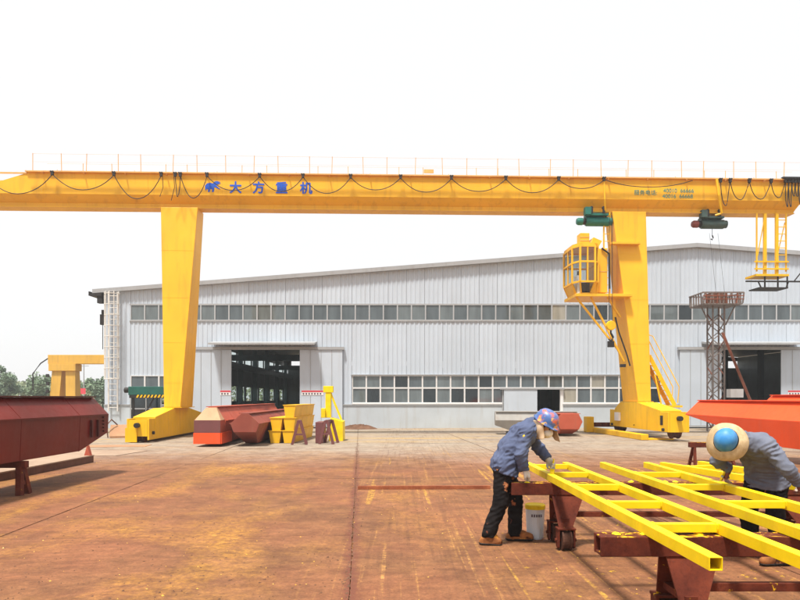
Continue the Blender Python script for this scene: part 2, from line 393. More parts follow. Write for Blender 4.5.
# ------------------------------------------------------------------ mesh builder
class MB:
    def __init__(s): s.v = []; s.f = []
    def add(s, vs, fs):
        o = len(s.v); s.v += [tuple(v) for v in vs]; s.f += [tuple(i + o for i in f) for f in fs]; return s
    def box(s, lo, hi):
        x0, y0, z0 = lo; x1, y1, z1 = hi
        return s.add([(x0,y0,z0),(x1,y0,z0),(x1,y1,z0),(x0,y1,z0),(x0,y0,z1),(x1,y0,z1),(x1,y1,z1),(x0,y1,z1)],
                     [(0,3,2,1),(4,5,6,7),(0,1,5,4),(1,2,6,5),(2,3,7,6),(3,0,4,7)])
    def hexa(s, bot, top):
        return s.add(list(bot) + list(top), [(3,2,1,0),(4,5,6,7),(0,1,5,4),(1,2,6,5),(2,3,7,6),(3,0,4,7)])
    def prism(s, poly, vec):
        """closed polygon of 3D points extruded along vec"""
        n = len(poly); vec = Vector(vec)
        vs = [Vector(p) for p in poly] + [Vector(p) + vec for p in poly]
        fs = [tuple(reversed(range(n))), tuple(range(n, 2 * n))]
        fs += [(i, (i + 1) % n, n + (i + 1) % n, n + i) for i in range(n)]
        return s.add(vs, fs)
    def loft(s, rings, cap=True):
        n = len(rings[0]); vs = []; fs = []
        for r in rings: vs += [Vector(p) for p in r]
        for k in range(len(rings) - 1):
            for i in range(n):
                j = (i + 1) % n
                fs.append((k*n+i, k*n+j, (k+1)*n+j, (k+1)*n+i))
        if cap:
            fs.append(tuple(reversed(range(n)))); fs.append(tuple(range((len(rings)-1)*n, len(rings)*n)))
        return s.add(vs, fs)
    def tube(s, pts, r, n=6):
        pts = [Vector(p) for p in pts]; rings = []
        if not isinstance(r, (list, tuple)): r = [r] * len(pts)
        for i, p in enumerate(pts):
            t = (pts[min(i+1, len(pts)-1)] - pts[max(i-1, 0)]).normalized()
            up = Vector((0, 0, 1)) if abs(t.z) < 0.95 else Vector((1, 0, 0))
            a = t.cross(up).normalized(); c = a.cross(t).normalized()
            rings.append([p + (a * math.cos(2*math.pi*k/n) + c * math.sin(2*math.pi*k/n)) * r[i] for k in range(n)])
        return s.loft(rings)
    def cyl(s, p0, p1, r, n=12, r1=None):
        return s.tube([p0, p1], [r, r if r1 is None else r1], n)
    def bar(s, p0, p1, w, h):
        """rectangular bar between two points"""
        p0, p1 = Vector(p0), Vector(p1); t = (p1 - p0).normalized()
        up = Vector((0, 0, 1)) if abs(t.z) < 0.95 else Vector((0, 1, 0))
        a = t.cross(up).normalized() * w / 2; c = a.cross(t).normalized() * h / 2
        return s.loft([[p + a + c, p - a + c, p - a - c, p + a - c] for p in (p0, p1)])
    def lathe(s, prof, axis_o=(0,0,0), n=20, axis='z'):
        rings = []
        for r, z in prof:
            ring = []
            for k in range(n):
                a = 2*math.pi*k/n; c, d = r*math.cos(a), r*math.sin(a)
                p = {'z': (c, d, z), 'x': (z, c, d), 'y': (c, z, d)}[axis]
                ring.append(Vector(p) + Vector(axis_o))
            rings.append(ring)
        return s.loft(rings)
    def mesh(s, name, smooth=False):
        me = bpy.data.meshes.new(name); me.from_pydata(s.v, [], s.f)
        import bmesh
        bm = bmesh.new(); bm.from_mesh(me); bmesh.ops.recalc_face_normals(bm, faces=bm.faces); bm.to_mesh(me); bm.free()
        if smooth:
            for p in me.polygons: p.use_smooth = True
        me.update(); return me
    def build(s, name, mat, parent=None, smooth=False, bevel=0.0, loc=None, rot=None, seg=2):
        return link(name, s.mesh(name, smooth), mat, parent, bevel, loc, rot, seg)

def link(name, me, mat, parent=None, bevel=0.0, loc=None, rot=None, seg=2):
    if mat and not me.materials: me.materials.append(MATS[mat])
    o = bpy.data.objects.new(name, me); COL.objects.link(o)
    if parent: o.parent = parent
    if loc: o.location = loc
    if rot: o.rotation_euler = rot
    if bevel > 0:
        md = o.modifiers.new('bevel', 'BEVEL'); md.width = bevel; md.segments = seg; md.limit_method = 'ANGLE'; md.angle_limit = R(40)
    return o

def tag(o, label, cat, group=None):
    o['label'] = label; o['category'] = cat
    if group: o['group'] = group
    return o
def thing(name, label, cat, loc=(0,0,0), rz=0.0, group=None):
    o = bpy.data.objects.new(name, None); COL.objects.link(o)
    o.location = loc; o.rotation_euler = (0, 0, rz); o.empty_display_size = 0.2
    return tag(o, label, cat, group)
def structure(o): o['kind'] = 'structure'; return o
def dup(root, loc, rz=None, label=None, group=None):
    r = root.copy(); COL.objects.link(r); r.location = loc
    if rz is not None: r.rotation_euler = (0, 0, rz)
    if label: r['label'] = label
    if group: r['group'] = group
    for ch in list(root.children):
        c = ch.copy(); COL.objects.link(c); c.parent = r
        for g in list(ch.children):
            d = g.copy(); COL.objects.link(d); d.parent = c
    return r

# ------------------------------------------------------------------ ground and slabs
g = MB(); g.add([(-600,-40,0),(600,-40,0),(600,900,0),(-600,900,0)], [(0,1,2,3)])
ground = structure(g.build('ground', 'yard_ground'))
def slab_mesh():
    w, l = SLAB_W/2 - 0.0035, SLAB_L/2 - 0.003
    n = 26; pts = []
    rng = random.Random(3)
    def side(a, b, k):
        out = []
        for i in range(k):
            t = i / k; p = Vector(a).lerp(Vector(b), t)
            out.append(p)
        return out
    cs = [(-w,-l),(w,-l),(w,l),(-w,l)]
    for i in range(4):
        for p in side(cs[i], cs[(i+1) % 4], n):
            inward = -Vector((p.x / w, p.y / l)); j = rng.random() ** 3 * 0.010
            pts.append((p.x + (inward.x * j if abs(abs(p.x) - w) < 1e-6 else 0), p.y + (inward.y * j if abs(abs(p.y) - l) < 1e-6 else 0)))
    mb = MB(); k = len(pts)
    top = [(x, y, 0.022) for x, y in pts]; bot = [(x, y, 0.001) for x, y in pts]
    mb.add(bot + top, [tuple(range(k, 2*k))] + [(i, (i+1) % k, k + (i+1) % k, k + i) for i in range(k)])
    return mb.mesh('concrete_slab')
sm = slab_mesh()
SA = R(3.6); ca, sa = math.cos(SA), math.sin(SA)
rngs = random.Random(11)
for i in range(-7, 8):
    for j in range(-1, 6):
        u = -0.08 + SLAB_W * (i + 0.5); vv = 2.2 + SLAB_L * (j + 0.5)
        x, y = u*ca - vv*sa, u*sa + vv*ca
        if y > 31.4: continue
        o = link('concrete_slab', sm, 'yard_slab', ground, loc=(x, y, rngs.uniform(-0.004, 0.003)),
                 rot=(rngs.uniform(-0.0006, 0.0006), rngs.uniform(-0.0006, 0.0006), SA + (math.pi if rngs.random() < 0.5 else 0)))
GZ = 0.022        # top of the yard
# crumbled filler along the centre joint
cr = MB(); rc = random.Random(8)
for k in range(700):
    vv = 2.5 + 20*rc.random()**1.3; u_ = -0.08 + rc.gauss(0, 0.03) + 0.02*math.sin(vv*2.1)
    x, y = u_*ca - vv*sa, u_*sa + vv*ca; q = rc.uniform(0.005, 0.016); a = rc.uniform(0, 3)
    pts_ = [(x+q*math.cos(a+t)*rc.uniform(.6,1.2), y+q*1.6*math.sin(a+t)*rc.uniform(.6,1.2), 0.021) for t in (0,1.3,2.5,3.8,5.1)]
    o_ = len(cr.v); cr.add(pts_ + [(x, y, 0.022 + q*0.45)], [(i, (i+1) % 5, 5) for i in range(5)])
o = cr.build('joint_crumbs', 'soil', ground); o['kind'] = 'stuff'

# loose grit, paint chips and scale on the slabs
for nm, mt, cnt, sd in (('grit', 'soil', 2600, 31), ('paint_chips', 'old_yellow', 380, 32)):
    cg_ = MB(); rc = random.Random(sd)
    for k in range(cnt):
        y = 4.2 + 13*rc.random()**1.6; x = rc.uniform(-0.66, 0.66)*y
        q = rc.uniform(0.004, 0.013)*(1 + 0.4*(rc.random() < 0.06)); a = rc.uniform(0, 6)
        pts_ = [(x+q*math.cos(a+t)*rc.uniform(.5,1.3), y+q*math.sin(a+t)*rc.uniform(.5,1.3), 0.0215) for t in (0,1.6,3.1,4.7)]
        cg_.add(pts_ + [(x, y, 0.0225 + q*rc.uniform(0.3,0.9))], [(i, (i+1) % 4, 4) for i in range(4)])
    o = cg_.build(nm, mt, ground); o['kind'] = 'stuff'

# ------------------------------------------------------------------ workshop building
BY = 34.0; BX0, BX1, RIDGE = -15.7, 47.0, 15.7; BD = 55.0
EAVE, RZ = 7.22, 9.62
def roof_z(x): return EAVE + (RZ - EAVE) * (x - BX0) / (RIDGE - BX0) if x < RIDGE else RZ + (EAVE - RZ) * (x - RIDGE) / (BX1 - RIDGE)
UW0, UW1 = 5.72, 6.56         # upper window band
LW0, LW1 = 1.28, 2.80         # lower window band
PW = 0.745                    # window pitch
PL = 1.22                     # plinth top
shop = thing('workshop_building', 'long pale grey corrugated steel workshop with low gable and strip windows', 'building', (0, BY, 0))

def corr_sheet(x0, x1, z0, zt, period=0.24, depth=0.022):
    """trapezoidal profile sheet, front surface facing -y; zt is a function of x or a number"""
    f = zt if callable(zt) else (lambda x: zt)
    n = max(1, round((x1 - x0) / period)); p = (x1 - x0) / n
    prof = []
    for k in range(n):
        b = x0 + k * p
        prof += [(b + 0.004*(k == 0), 0.0), (b + p*0.50, 0.0), (b + p*0.60, -depth), (b + p*0.90, -depth)]
    prof.append((x1 - 0.004, 0.0))
    mb = MB(); m = len(prof)
    mb.add([(x, y, z0) for x, y in prof] + [(x, y, f(x)) for x, y in prof], [(i, i+1, m+i+1, m+i) for i in range(m-1)])
    return mb
# (x0, x1, bottom of the sheeting below the upper windows)
SEG = [(-15.7,-14.30,PL),(-14.30,-12.05,LW1),(-12.05,-10.95,PL),(-10.95,-3.15,4.22),(-3.15,-2.55,PL),(-2.55,13.87,LW1),(13.87,14.90,PL),(14.90,22.4,4.22),(22.4,47.0,PL)]
SHEET = 0.96
WX0, WX1 = -14.29, 45.5       # extent of the upper band
for (a, b_, zb) in SEG:
    n = max(1, round((b_ - a) / SHEET)); w = (b_ - a) / n
    for k in range(n):
        x0, x1 = a + k*w, a + (k+1)*w
        if x1 <= WX0 + 0.3 or x0 >= WX1:
            corr_sheet(x0, x1, zb, roof_z).build('wall_sheet', 'wall_white', shop)
        else:
            corr_sheet(x0, x1, zb, UW0 - 0.02).build('wall_sheet', 'wall_white', shop)
            corr_sheet(x0, x1, UW1 + 0.02, roof_z).build('wall_sheet', 'wall_white', shop)
# plinth of painted masonry with openings left at the doors
def plinth(x0, x1):
    MB().box((x0, -0.06, -0.05), (x1, 0.20, PL - 0.02)).build('plinth', 'plinth_paint', shop, bevel=0.01)
    MB().box((x0 + 0.003, -0.10, PL - 0.018), (x1 - 0.003, 0.20, PL + 0.05)).build('plinth_ledge', 'trim_grey', shop)
plinth(-15.7, -14.32); plinth(-12.65, -10.95); plinth(-3.15, 5.42); plinth(8.62, 14.90); plinth(22.4, 47.0)
# gable trim, gutter
gm = MB()
for (xa, xb) in ((BX0 - 0.55, RIDGE), (RIDGE, BX1 + 0.5)):
    za = roof_z(xa) if xa > BX0 else EAVE - 0.55*(RZ-EAVE)/(RIDGE-BX0); zb2 = roof_z(xb) if xb < BX1 else EAVE - 0.04
    gm.hexa([(xa,-0.22,za-0.04),(xb,-0.22,zb2-0.04),(xb,0.02,zb2-0.04),(xa,0.02,za-0.04)], [(xa,-0.22,za+0.17),(xb,-0.22,zb2+0.17),(xb,0.02,zb2+0.17),(xa,0.02,za+0.17)])
gm.build('gable_trim', 'trim_grey', shop)
MB().box((-16.35, -0.25, 6.98), (-15.74, BD, 7.14)).box((-16.42, -0.27, 7.00), (-16.36, BD, 7.22)).build('eave_gutter', 'black_steel', shop)
MB().box((-16.0,-0.2,6.62),(-15.74,0.1,6.975)).build('gutter_box', 'black_steel', shop)
# band trims over and under the windows
MB().box((WX0-0.06, -0.045, UW1), (WX1, 0.02, UW1+0.05)).build('window_head_trim', 'trim_grey', shop)
MB().box((WX0-0.06, -0.054, UW0-0.06), (WX1, 0.02, UW0-0.004)).build('window_sill_trim', 'trim_grey', shop)
MB().box((-2.6, -0.10, LW1+0.004), (13.90, 0.02, LW1+0.05)).build('window_head_trim', 'trim_grey', shop)

def win_mesh(w, h, fw=0.034):
    mb = MB()
    mb.box((0,-0.05,0),(w,0.02,fw)).box((0,-0.05,h-fw),(w,0.02,h)).box((0,-0.048,fw),(fw,0.02,h-fw)).box((w-fw,-0.048,fw),(w,0.02,h-fw))
    return mb.mesh('window')
def pane_mesh(w, h, fw=0.034):
    return MB().box((fw,-0.012,fw),(w-fw,0.0,h-fw)).mesh('pane')
panes = ['pane_dark','pane_mid','pane_black','pane_curtain']
def win_set(w, h, mat='frame_white', fw=0.034):
    wm = win_mesh(w, h, fw); wm.materials.append(MATS[mat])
    ps = {}
    for p in panes:
        pm = pane_mesh(w, h, fw); pm.materials.append(MATS[p]); ps[p] = pm
    return wm, ps
def put_window(ws, x, z, pk):
    f = link('window', ws[0], None, shop, loc=(x, 0.0, z))
    link('pane', ws[1][pk], None, f)
paint('frame_grey', (0.44, 0.46, 0.48), amount=0.3, scale=2, vary=0.06)
ws_up = win_set(PW - 0.004, UW1 - UW0, 'frame_grey', 0.030)
rw = random.Random(5)
x = WX0
while x + PW < WX1:
    put_window(ws_up, x, UW0, rw.choices(panes, [7, 4, 0.4, 0.25])[0]); x += PW
ws_hi = win_set(PW - 0.006, 0.66); ws_lo = win_set(PW - 0.006, 0.80)
x = -2.53; k = 0
low_pat = 'mbmmmbmbbm'
while x + PW < 14.6:
    pk = rw.choices(panes, [6, 4, 0.6, 0.25])[0]
    put_window(ws_hi, x, 2.135, pk)
    if not (5.2 < x < 8.5):
        lp = {'m': 'pane_mid', 'b': 'pane_black'}[low_pat[k]] if k < len(low_pat) else rw.choices(panes, [6, 4, 2, 0.3])[0]
        put_window(ws_lo, x, 1.33, lp)
    x += PW; k += 1
MB().box((-2.55,-0.11,1.272),(5.42,0.02,1.326)).build('window_sill_trim', 'frame_white', shop)
MB().box((8.62,-0.11,1.272),(13.88,0.02,1.326)).build('window_sill_trim', 'frame_white', shop)
for xx in (-14.29, -13.54, -12.79): put_window(ws_hi, xx, 2.135, 'pane_dark')
# small dark steel door under the left windows
sd = MB().box((-14.30,-0.02,0.0),(-12.66,0.03,2.10)).build('steel_door', 'pane_black', shop)
MB().box((-14.32,-0.06,0),(-14.26,0.04,2.125)).box((-12.70,-0.06,0),(-12.655,0.04,2.125)).box((-13.5,-0.055,0),(-13.45,0.0,2.10)).box((-14.26,-0.055,1.0),(-12.7,0.0,1.06)).build('door_frame', 'trim_grey', sd)
# small sliding door in the middle
MB().box((5.5,-0.16,0.05),(7.26,-0.11,2.04)).build('sliding_door', 'door_white', shop, bevel=0.008)
MB().box((5.3,-0.19,2.05),(8.7,-0.07,2.13)).build('door_track', 'trim_grey', shop)
MB().box((8.50,-0.08,0),(8.64,0.10,2.05)).build('door_jamb', 'frame_white', shop)
MB().box((5.42,-0.08,0),(5.49,0.10,2.05)).build('door_jamb', 'trim_grey', shop)

# big sliding doors
def big_door(p0, p1, o0, o1, tag_left):
    """p0..p1 full run of the leaves, o0..o1 the opening between them"""
    for a, b_ in ((p0, o0), (o1, p1)):
        leaf = MB().box((a, -0.17, 0.06), (b_, -0.10, 4.14)).build('sliding_door', 'door_white', shop, bevel=0.008)
        n = 4; w = (b_ - a) / n
        for k in range(1, n):
            MB().box((a + k*w - 0.012, -0.185, 0.08), (a + k*w + 0.012, -0.171, 4.12)).build('seam', 'trim_grey', leaf)
        MB().box((a+0.01, -0.19, 0.06), (b_-0.01, -0.171, 0.16)).build('bottom_rail', 'trim_grey', leaf)
    MB().box((p0 - 0.1, -0.22, 4.15), (p1 + 0.1, -0.05, 4.30)).build('door_track', 'trim_grey', shop)
    MB().hexa([(o0-1.0,-0.95,4.36),(o1+0.9,-0.95,4.36),(o1+0.9,-0.02,4.50),(o0-1.0,-0.02,4.50)],
              [(o0-1.0,-0.95,4.46),(o1+0.9,-0.95,4.46),(o1+0.9,-0.02,4.60),(o0-1.0,-0.02,4.60)]).build('door_canopy', 'trim_grey', shop)
big_door(-11.06, -3.04, -8.92, -5.30, True)
big_door(14.80, 22.52, 17.0, 20.15, False)
# notice strips on the leaves: red line above a row of dark characters
def notice(x0, x1, z):
    s = MB().box((x0, -0.186, z), (x1, -0.180, z + 0.26)).build('notice', 'sign_white', shop)
    MB().box((x0, -0.191, z + 0.16), (x1, -0.187, z + 0.25)).build('red_band', 'sign_red', s)
    mb = MB(); x = x0 + 0.06; r = random.Random(int(x0*100))
    while x < x1 - 0.12:
        mb.box((x, -0.191, z + 0.03), (x + 0.08, -0.187, z + 0.12)); x += 0.15
    mb.build('print', 'print_dark', s)['kind'] = 'stuff'
notice(-9.5, -8.95, 1.75); notice(-5.2, -4.05, 1.75); notice(20.5, 21.6, 1.75)

# hall interior: floor, side and rear walls with window bands, roof, columns
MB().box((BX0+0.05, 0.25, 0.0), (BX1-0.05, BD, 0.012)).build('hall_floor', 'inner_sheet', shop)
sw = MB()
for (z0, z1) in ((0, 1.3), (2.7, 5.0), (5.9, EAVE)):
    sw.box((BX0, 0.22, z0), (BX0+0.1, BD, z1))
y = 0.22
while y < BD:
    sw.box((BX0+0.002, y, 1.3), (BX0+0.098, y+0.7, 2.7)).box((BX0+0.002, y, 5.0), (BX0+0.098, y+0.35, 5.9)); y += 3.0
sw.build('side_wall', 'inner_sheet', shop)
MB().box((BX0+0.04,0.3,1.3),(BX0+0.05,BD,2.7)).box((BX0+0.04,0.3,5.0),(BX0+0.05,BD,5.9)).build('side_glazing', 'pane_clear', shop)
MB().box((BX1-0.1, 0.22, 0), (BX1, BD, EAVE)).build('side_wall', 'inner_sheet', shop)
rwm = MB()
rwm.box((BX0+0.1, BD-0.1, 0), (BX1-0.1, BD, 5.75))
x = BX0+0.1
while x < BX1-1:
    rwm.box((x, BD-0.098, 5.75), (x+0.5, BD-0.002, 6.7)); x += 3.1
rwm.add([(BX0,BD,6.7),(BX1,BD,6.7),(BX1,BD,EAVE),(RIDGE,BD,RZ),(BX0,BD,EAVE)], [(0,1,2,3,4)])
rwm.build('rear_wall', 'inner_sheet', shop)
rf = MB()
for (xa, xb) in ((BX0-0.5, RIDGE), (RIDGE, BX1+0.5)):
    za = EAVE if xa < RIDGE else RZ; zb2 = RZ if xb == RIDGE else EAVE
    rf.hexa([(xa,-0.02,za+0.02),(xb,-0.02,zb2+0.02),(xb,BD+0.2,zb2+0.02),(xa,BD+0.2,za+0.02)],[(xa,-0.02,za+0.10),(xb,-0.02,zb2+0.10),(xb,BD+0.2,zb2+0.10),(xa,BD+0.2,za+0.10)])
rf.build('roof', 'trim_grey', shop)
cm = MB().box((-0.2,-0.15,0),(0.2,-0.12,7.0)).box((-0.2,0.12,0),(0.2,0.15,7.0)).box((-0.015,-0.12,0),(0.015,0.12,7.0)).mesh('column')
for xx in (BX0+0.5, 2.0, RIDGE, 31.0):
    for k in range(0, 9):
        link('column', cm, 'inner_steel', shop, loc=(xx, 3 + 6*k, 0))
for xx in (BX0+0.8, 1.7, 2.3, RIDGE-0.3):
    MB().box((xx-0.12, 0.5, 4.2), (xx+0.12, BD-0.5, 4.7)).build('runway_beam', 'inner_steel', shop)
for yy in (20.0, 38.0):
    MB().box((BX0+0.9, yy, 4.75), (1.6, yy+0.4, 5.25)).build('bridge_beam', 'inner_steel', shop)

# caged access ladder on the left corner
cl = thing('wall_ladder', 'white caged steel ladder fixed to the workshop corner', 'ladder', (-15.15, BY, 0))
for sx in (-0.24, 0.24): MB().box((sx-0.03,-0.24,0.9),(sx+0.03,-0.17,7.2)).build('stringer', 'ladder_white', cl)
rm = MB().cyl((-0.21,-0.205,0),(0.21,-0.205,0),0.018,6).mesh('rung')
for k in range(20): link('rung', rm, 'ladder_white', cl, loc=(0,0,1.1+0.31*k))
hm = MB().tube([(0.40*math.cos(a), -0.24-0.42*math.sin(a), 0) for a in np.linspace(0.1, math.pi-0.1, 9)], 0.022, 5).mesh('cage_hoop')
for k in range(9): link('cage_hoop', hm, 'ladder_white', cl, loc=(0,0,2.6+0.56*k))
for a in (0.35, 1.0, math.pi/2, 2.14, 2.8):
    MB().box((0.40*math.cos(a)-0.02, -0.25-0.42*math.sin(a), 2.6),(0.40*math.cos(a)+0.02, -0.225-0.42*math.sin(a), 7.2)).build('cage_strip', 'ladder_white', cl)
bb = MB().box((-0.1,-0.12,0),(0.1,0.12,0.55)).box((-0.05,-0.05,0.551),(0.05,0.05,0.8)).cyl((0,0,0),(0,0,-1.3),0.02,5)
tag(bb.build('junction_box', 'black_steel', None, loc=(-15.86, BY+0.15, 5.5)), 'black junction box with conduit on the workshop corner beside the caged ladder', 'junction box')

# ------------------------------------------------------------------ big gantry crane
gan = thing('gantry_crane', 'huge yellow box girder gantry crane spanning the yard before the workshop', 'crane', (0, 26.4, 0), R(1.8))
ZT, ZB, ZS, ZF = 10.56, 9.73, 9.45, 9.26      # top, break, soffit, flange underside
GL, GR = -17.3, 16.4
def ring(x, zt, half=0.5, dx=0.0):
    zb = min(ZB, zt - 0.02)
    return [(x+dx*1.0,-half,zt),(x+dx*0.4,-half,zb),(x+dx*0.2,-0.2,ZS),(x,-0.2,ZF+0.04),(x,0.2,ZF+0.04),(x+dx*0.2,0.2,ZS),(x+dx*0.4,half,zb),(x+dx*1.0,half,zt)]
MB().loft([ring(GL, ZB+0.03), ring(-14.8, ZT), ring(-5, ZT), ring(5, ZT), ring(GR, ZT, dx=0.5)]).build('girder', 'crane_yellow', gan)
MB().box((GL, -0.30, ZF), (GR, 0.30, ZF+0.039)).build('bottom_flange', 'crane_yellow', gan)
MB().box((-14.85, -0.58, ZT+0.003), (GR+0.55, 0.58, ZT+0.045)).build('top_plate', 'crane_yellow', gan)
MB().bar((-17.6,-0.5,ZT-0.02),(-14.85,-0.5,ZT-0.02),0.05,0.06).bar((-17.6,0.5,ZT-0.02),(-14.85,0.5,ZT-0.02),0.05,0.06).bar((-17.5,-0.5,ZT-0.02),(-17.5,0.5,ZT-0.02),0.05,0.05).bar((-17.4,-0.5,ZT-0.02),(-17.0,-0.5,ZB+0.05),0.04,0.04).build('walkway_frame', 'rail_yellow', gan)
# stiffener seams on the web and cable arms
for k, xx in enumerate(np.arange(-14.2, 16.5, 2.05)):
    MB().box((xx-0.006,-0.506,ZB+0.02),(xx+0.006,-0.5005,ZT-0.01)).build('weld_seam', 'crane_yellow', gan)
pm = MB().cyl((0,0,0),(0,0,0.72),0.014,6).mesh('railing_post')
pm2 = MB().cyl((0,0,0),(0,0,0.45),0.013,6).mesh('railing_post')
xs = list(np.arange(-14.6, 16.9, 1.085))
for i, xx in enumerate(xs):
    jx = 0.10*math.sin(i*2.7); tilt = 0.03*math.sin(i*4.1)
    link('railing_post', pm, 'rail_yellow', gan, loc=(xx+jx, -0.54, ZT+0.04), rot=(0, tilt, 0))
    link('railing_post', pm if i % 3 else pm2, 'rail_yellow', gan, loc=(xx+0.42-jx, 0.54, ZT+0.04), rot=(0, -tilt, 0))
for yy in (-0.54, 0.54):
    for hz, rr in ((0.70, 0.0045), (0.38, 0.0035)):
        MB().cyl((-14.6,yy,ZT+0.04+hz),(16.85,yy,ZT+0.04+hz),rr,5).build('handrail', 'rail_yellow', gan)
am = MB().box((-0.02,-0.20,-0.05),(0.02,0.0,-0.01)).mesh('cable_arm')
for xx in np.arange(-14.2, 16.2, 1.62): link('cable_arm', am, 'rail_yellow', gan, loc=(xx, -0.5, ZT))
MB().bar((-14.8,-0.72,ZT-0.015),(17.3,-0.72,ZT-0.015),0.05,0.045).build('cable_track', 'rail_yellow', gan)
MB().box((0.95,-0.52,ZT+0.16),(1.35,-0.46,ZT+0.30)).build('name_board', 'rail_yellow', gan)
# festoon cable: trolleys and swags
fx = [-16.4,-13.75,-11.35,-9.5,-8.95,-8.75,-7.70,-5.62,-3.90,-2.0,0.0,2.05,4.25,6.4,8.25]
sagd = [0.80,0.62,0.95,0.9,0.85,0.9,0.58,0.6,0.66,0.5,0.57,0.52,0.55,0.36]
tm = MB().box((-0.05,-0.04,-0.12),(0.05,0.04,0.02)).cyl((-0.04,-0.05,0.02),(-0.04,0.05,0.02),0.035,8).cyl((0.04,-0.05,0.02),(0.04,0.05,0.02),0.035,8).mesh('cable_trolley')
def swag(x0, x1, sag, z0=ZT-0.13, r=0.017):
    pts = []
    for t in np.linspace(0, 1, 15):
        pts.append((x0 + (x1-x0)*t, -0.72 + 0.03*math.sin(t*9), z0 - sag*4*t*(1-t)))
    MB().tube(pts, r, 5).build('festoon_cable', 'black_steel', gan, smooth=True)
for i, xx in enumerate(fx):
    link('cable_trolley', tm, 'black_steel', gan, loc=(xx,-0.72,ZT-0.05))
    if i + 1 < len(fx) and i not in (3,): swag(xx, fx[i+1], sagd[i])
swag(8.25, 11.9, 0.30, ZT-0.10)
for xx, x2, sg in ((13.05,13.45,1.0),(13.45,14.25,0.75),(14.25,15.15,0.72),(15.15,15.75,0.65)):
    swag(xx, x2, sg); link('cable_trolley', tm, 'black_steel', gan, loc=(xx,-0.72,ZT-0.05))
rb = random.Random(2)
for k in range(12):                              # parked bundle of loops at the right end
    xx = 15.75 + k*0.14; link('cable_trolley', tm, 'black_steel', gan, loc=(xx,-0.72,ZT-0.03)); swag(xx, xx+0.14, rb.uniform(0.55,1.05), r=0.018)
MB().box((15.6,-0.80,ZT+0.0),(17.6,-0.66,ZT+0.07)).build('cable_track', 'black_steel', gan)
for xx, ln in ((-9.45, 0.85), (-9.0, 1.0)):
    MB().tube([(xx,-0.72,ZT-0.1),(xx+0.02,-0.7,ZT-0.6),(xx-0.12,-0.66,ZT-0.1-ln)],0.014,5).build('festoon_cable','black_steel',gan)

# lettering and emblem on the web
def text_mesh(body, size, name, bold=0.0):
    cu = bpy.data.curves.new(name, 'FONT'); cu.body = body; cu.size = size; cu.extrude = 0.004; cu.align_x = 'CENTER'
    cu.fill_mode = 'BOTH'
    t = bpy.data.objects.new('tmp_text', cu); COL.objects.link(t)
    dg = bpy.context.evaluated_depsgraph_get(); me = bpy.data.meshes.new_from_object(t.evaluated_get(dg)); me.name = name
    bpy.data.objects.remove(t, do_unlink=True); bpy.data.curves.remove(cu)
    return me
TY = -0.506
def lettering(body, x, z, size, mat, bold=0.0):
    me = text_mesh(body, size, 'lettering', bold); me.materials.clear()
    if bold > 0:                 # heavier stroke: layered copies, each a hair in front of the last
        mb = MB(); vs = [v.co.copy() for v in me.vertices]; fs = [tuple(p.vertices) for p in me.polygons]
        for k, (dx, dz) in enumerate(((0,0),(bold,0),(-bold,0),(0,bold),(0,-bold))):
            mb.add([(v.x+dx, v.y+dz, v.z+0.0012*k) for v in vs], fs)
        me = bpy.data.meshes.new('lettering'); me.from_pydata(mb.v, [], mb.f)
    return link('lettering', me, mat, gan, loc=(x, TY, z), rot=(R(90), 0, 0))
for ch, xx in zip('大方重机', (-6.62, -5.70, -4.78, -3.80)):
    lettering(ch, xx, 9.87, 0.50, 'blue_letter', 0.014)
el = [(-0.30,0.05),(-0.32,0.20),(-0.24,0.30),(-0.10,0.33),(0.00,0.30),(0.06,0.38),(0.16,0.40),(0.30,0.36),(0.22,0.33),(0.32,0.31),(0.20,0.27),(0.12,0.24),(0.20,0.16),(0.30,0.08),(0.26,0.07),(0.15,0.12),(0.06,0.16),(0.05,0.04),(0.03,-0.04),(-0.04,-0.04),(-0.03,0.06),(-0.10,0.08),(-0.13,-0.04),(-0.20,-0.04),(-0.19,0.06),(-0.25,0.08),(-0.28,0.0)]
MB().prism([(x-7.52, TY-0.003, 9.90+z) for x, z in el], (0, 0.005, 0)).build('emblem', 'blue_letter', gan)
lettering('服务电话:', 10.05, 9.93, 0.23, 'green_letter')
lettering('40010  66666', 11.42, 10.03, 0.23, 'green_letter')
lettering('40016  66668', 11.38, 9.80, 0.23, 'green_letter')

# legs: wide at the top across the span, deep at the foot along the rails
def leg(xo_t, xi_t, xo_b, xi_b, zb):
    y0t, y1t, y0b, y1b = -0.42, 0.45, -0.80, 0.85
    xs = lambda a, b: (min(a, b), max(a, b))
    a0, a1 = xs(xo_t, xi_t); b0, b1 = xs(xo_b, xi_b)
    MB().hexa([(b0,y0b,zb),(b1,y0b,zb),(b1,y1b,zb),(b0,y1b,zb)], [(a0,y0t,ZF-0.002),(a1,y0t,ZF-0.002),(a1,y1t,ZF-0.002),(a0,y1t,ZF-0.002)]).build('leg', 'crane_yellow', gan, bevel=0.015)
    MB().box((b0-0.07,y0b-0.07,zb-0.03),(b1+0.07,y1b+0.07,zb-0.002)).build('leg_flange', 'carriage_yellow', gan)
    for zz in (7.5, 5.6, 3.8, 2.2):
        t = (zz - zb) / (ZF - zb); l = lambda p, q: p + (q-p)*t
        MB().box((l(b0,a0)-0.004, l(y0b,y0t)-0.004, zz),(l(b1,a1)+0.004, l(y1b,y1t)+0.004, zz+0.012)).build('weld_seam', 'crane_yellow', gan)
LEG_L, LEG_R = -9.33, 9.92
leg(-9.62, -8.15, -9.36, -8.72, 1.24)
leg(10.10, 8.70, 10.15, 9.62, 1.46)
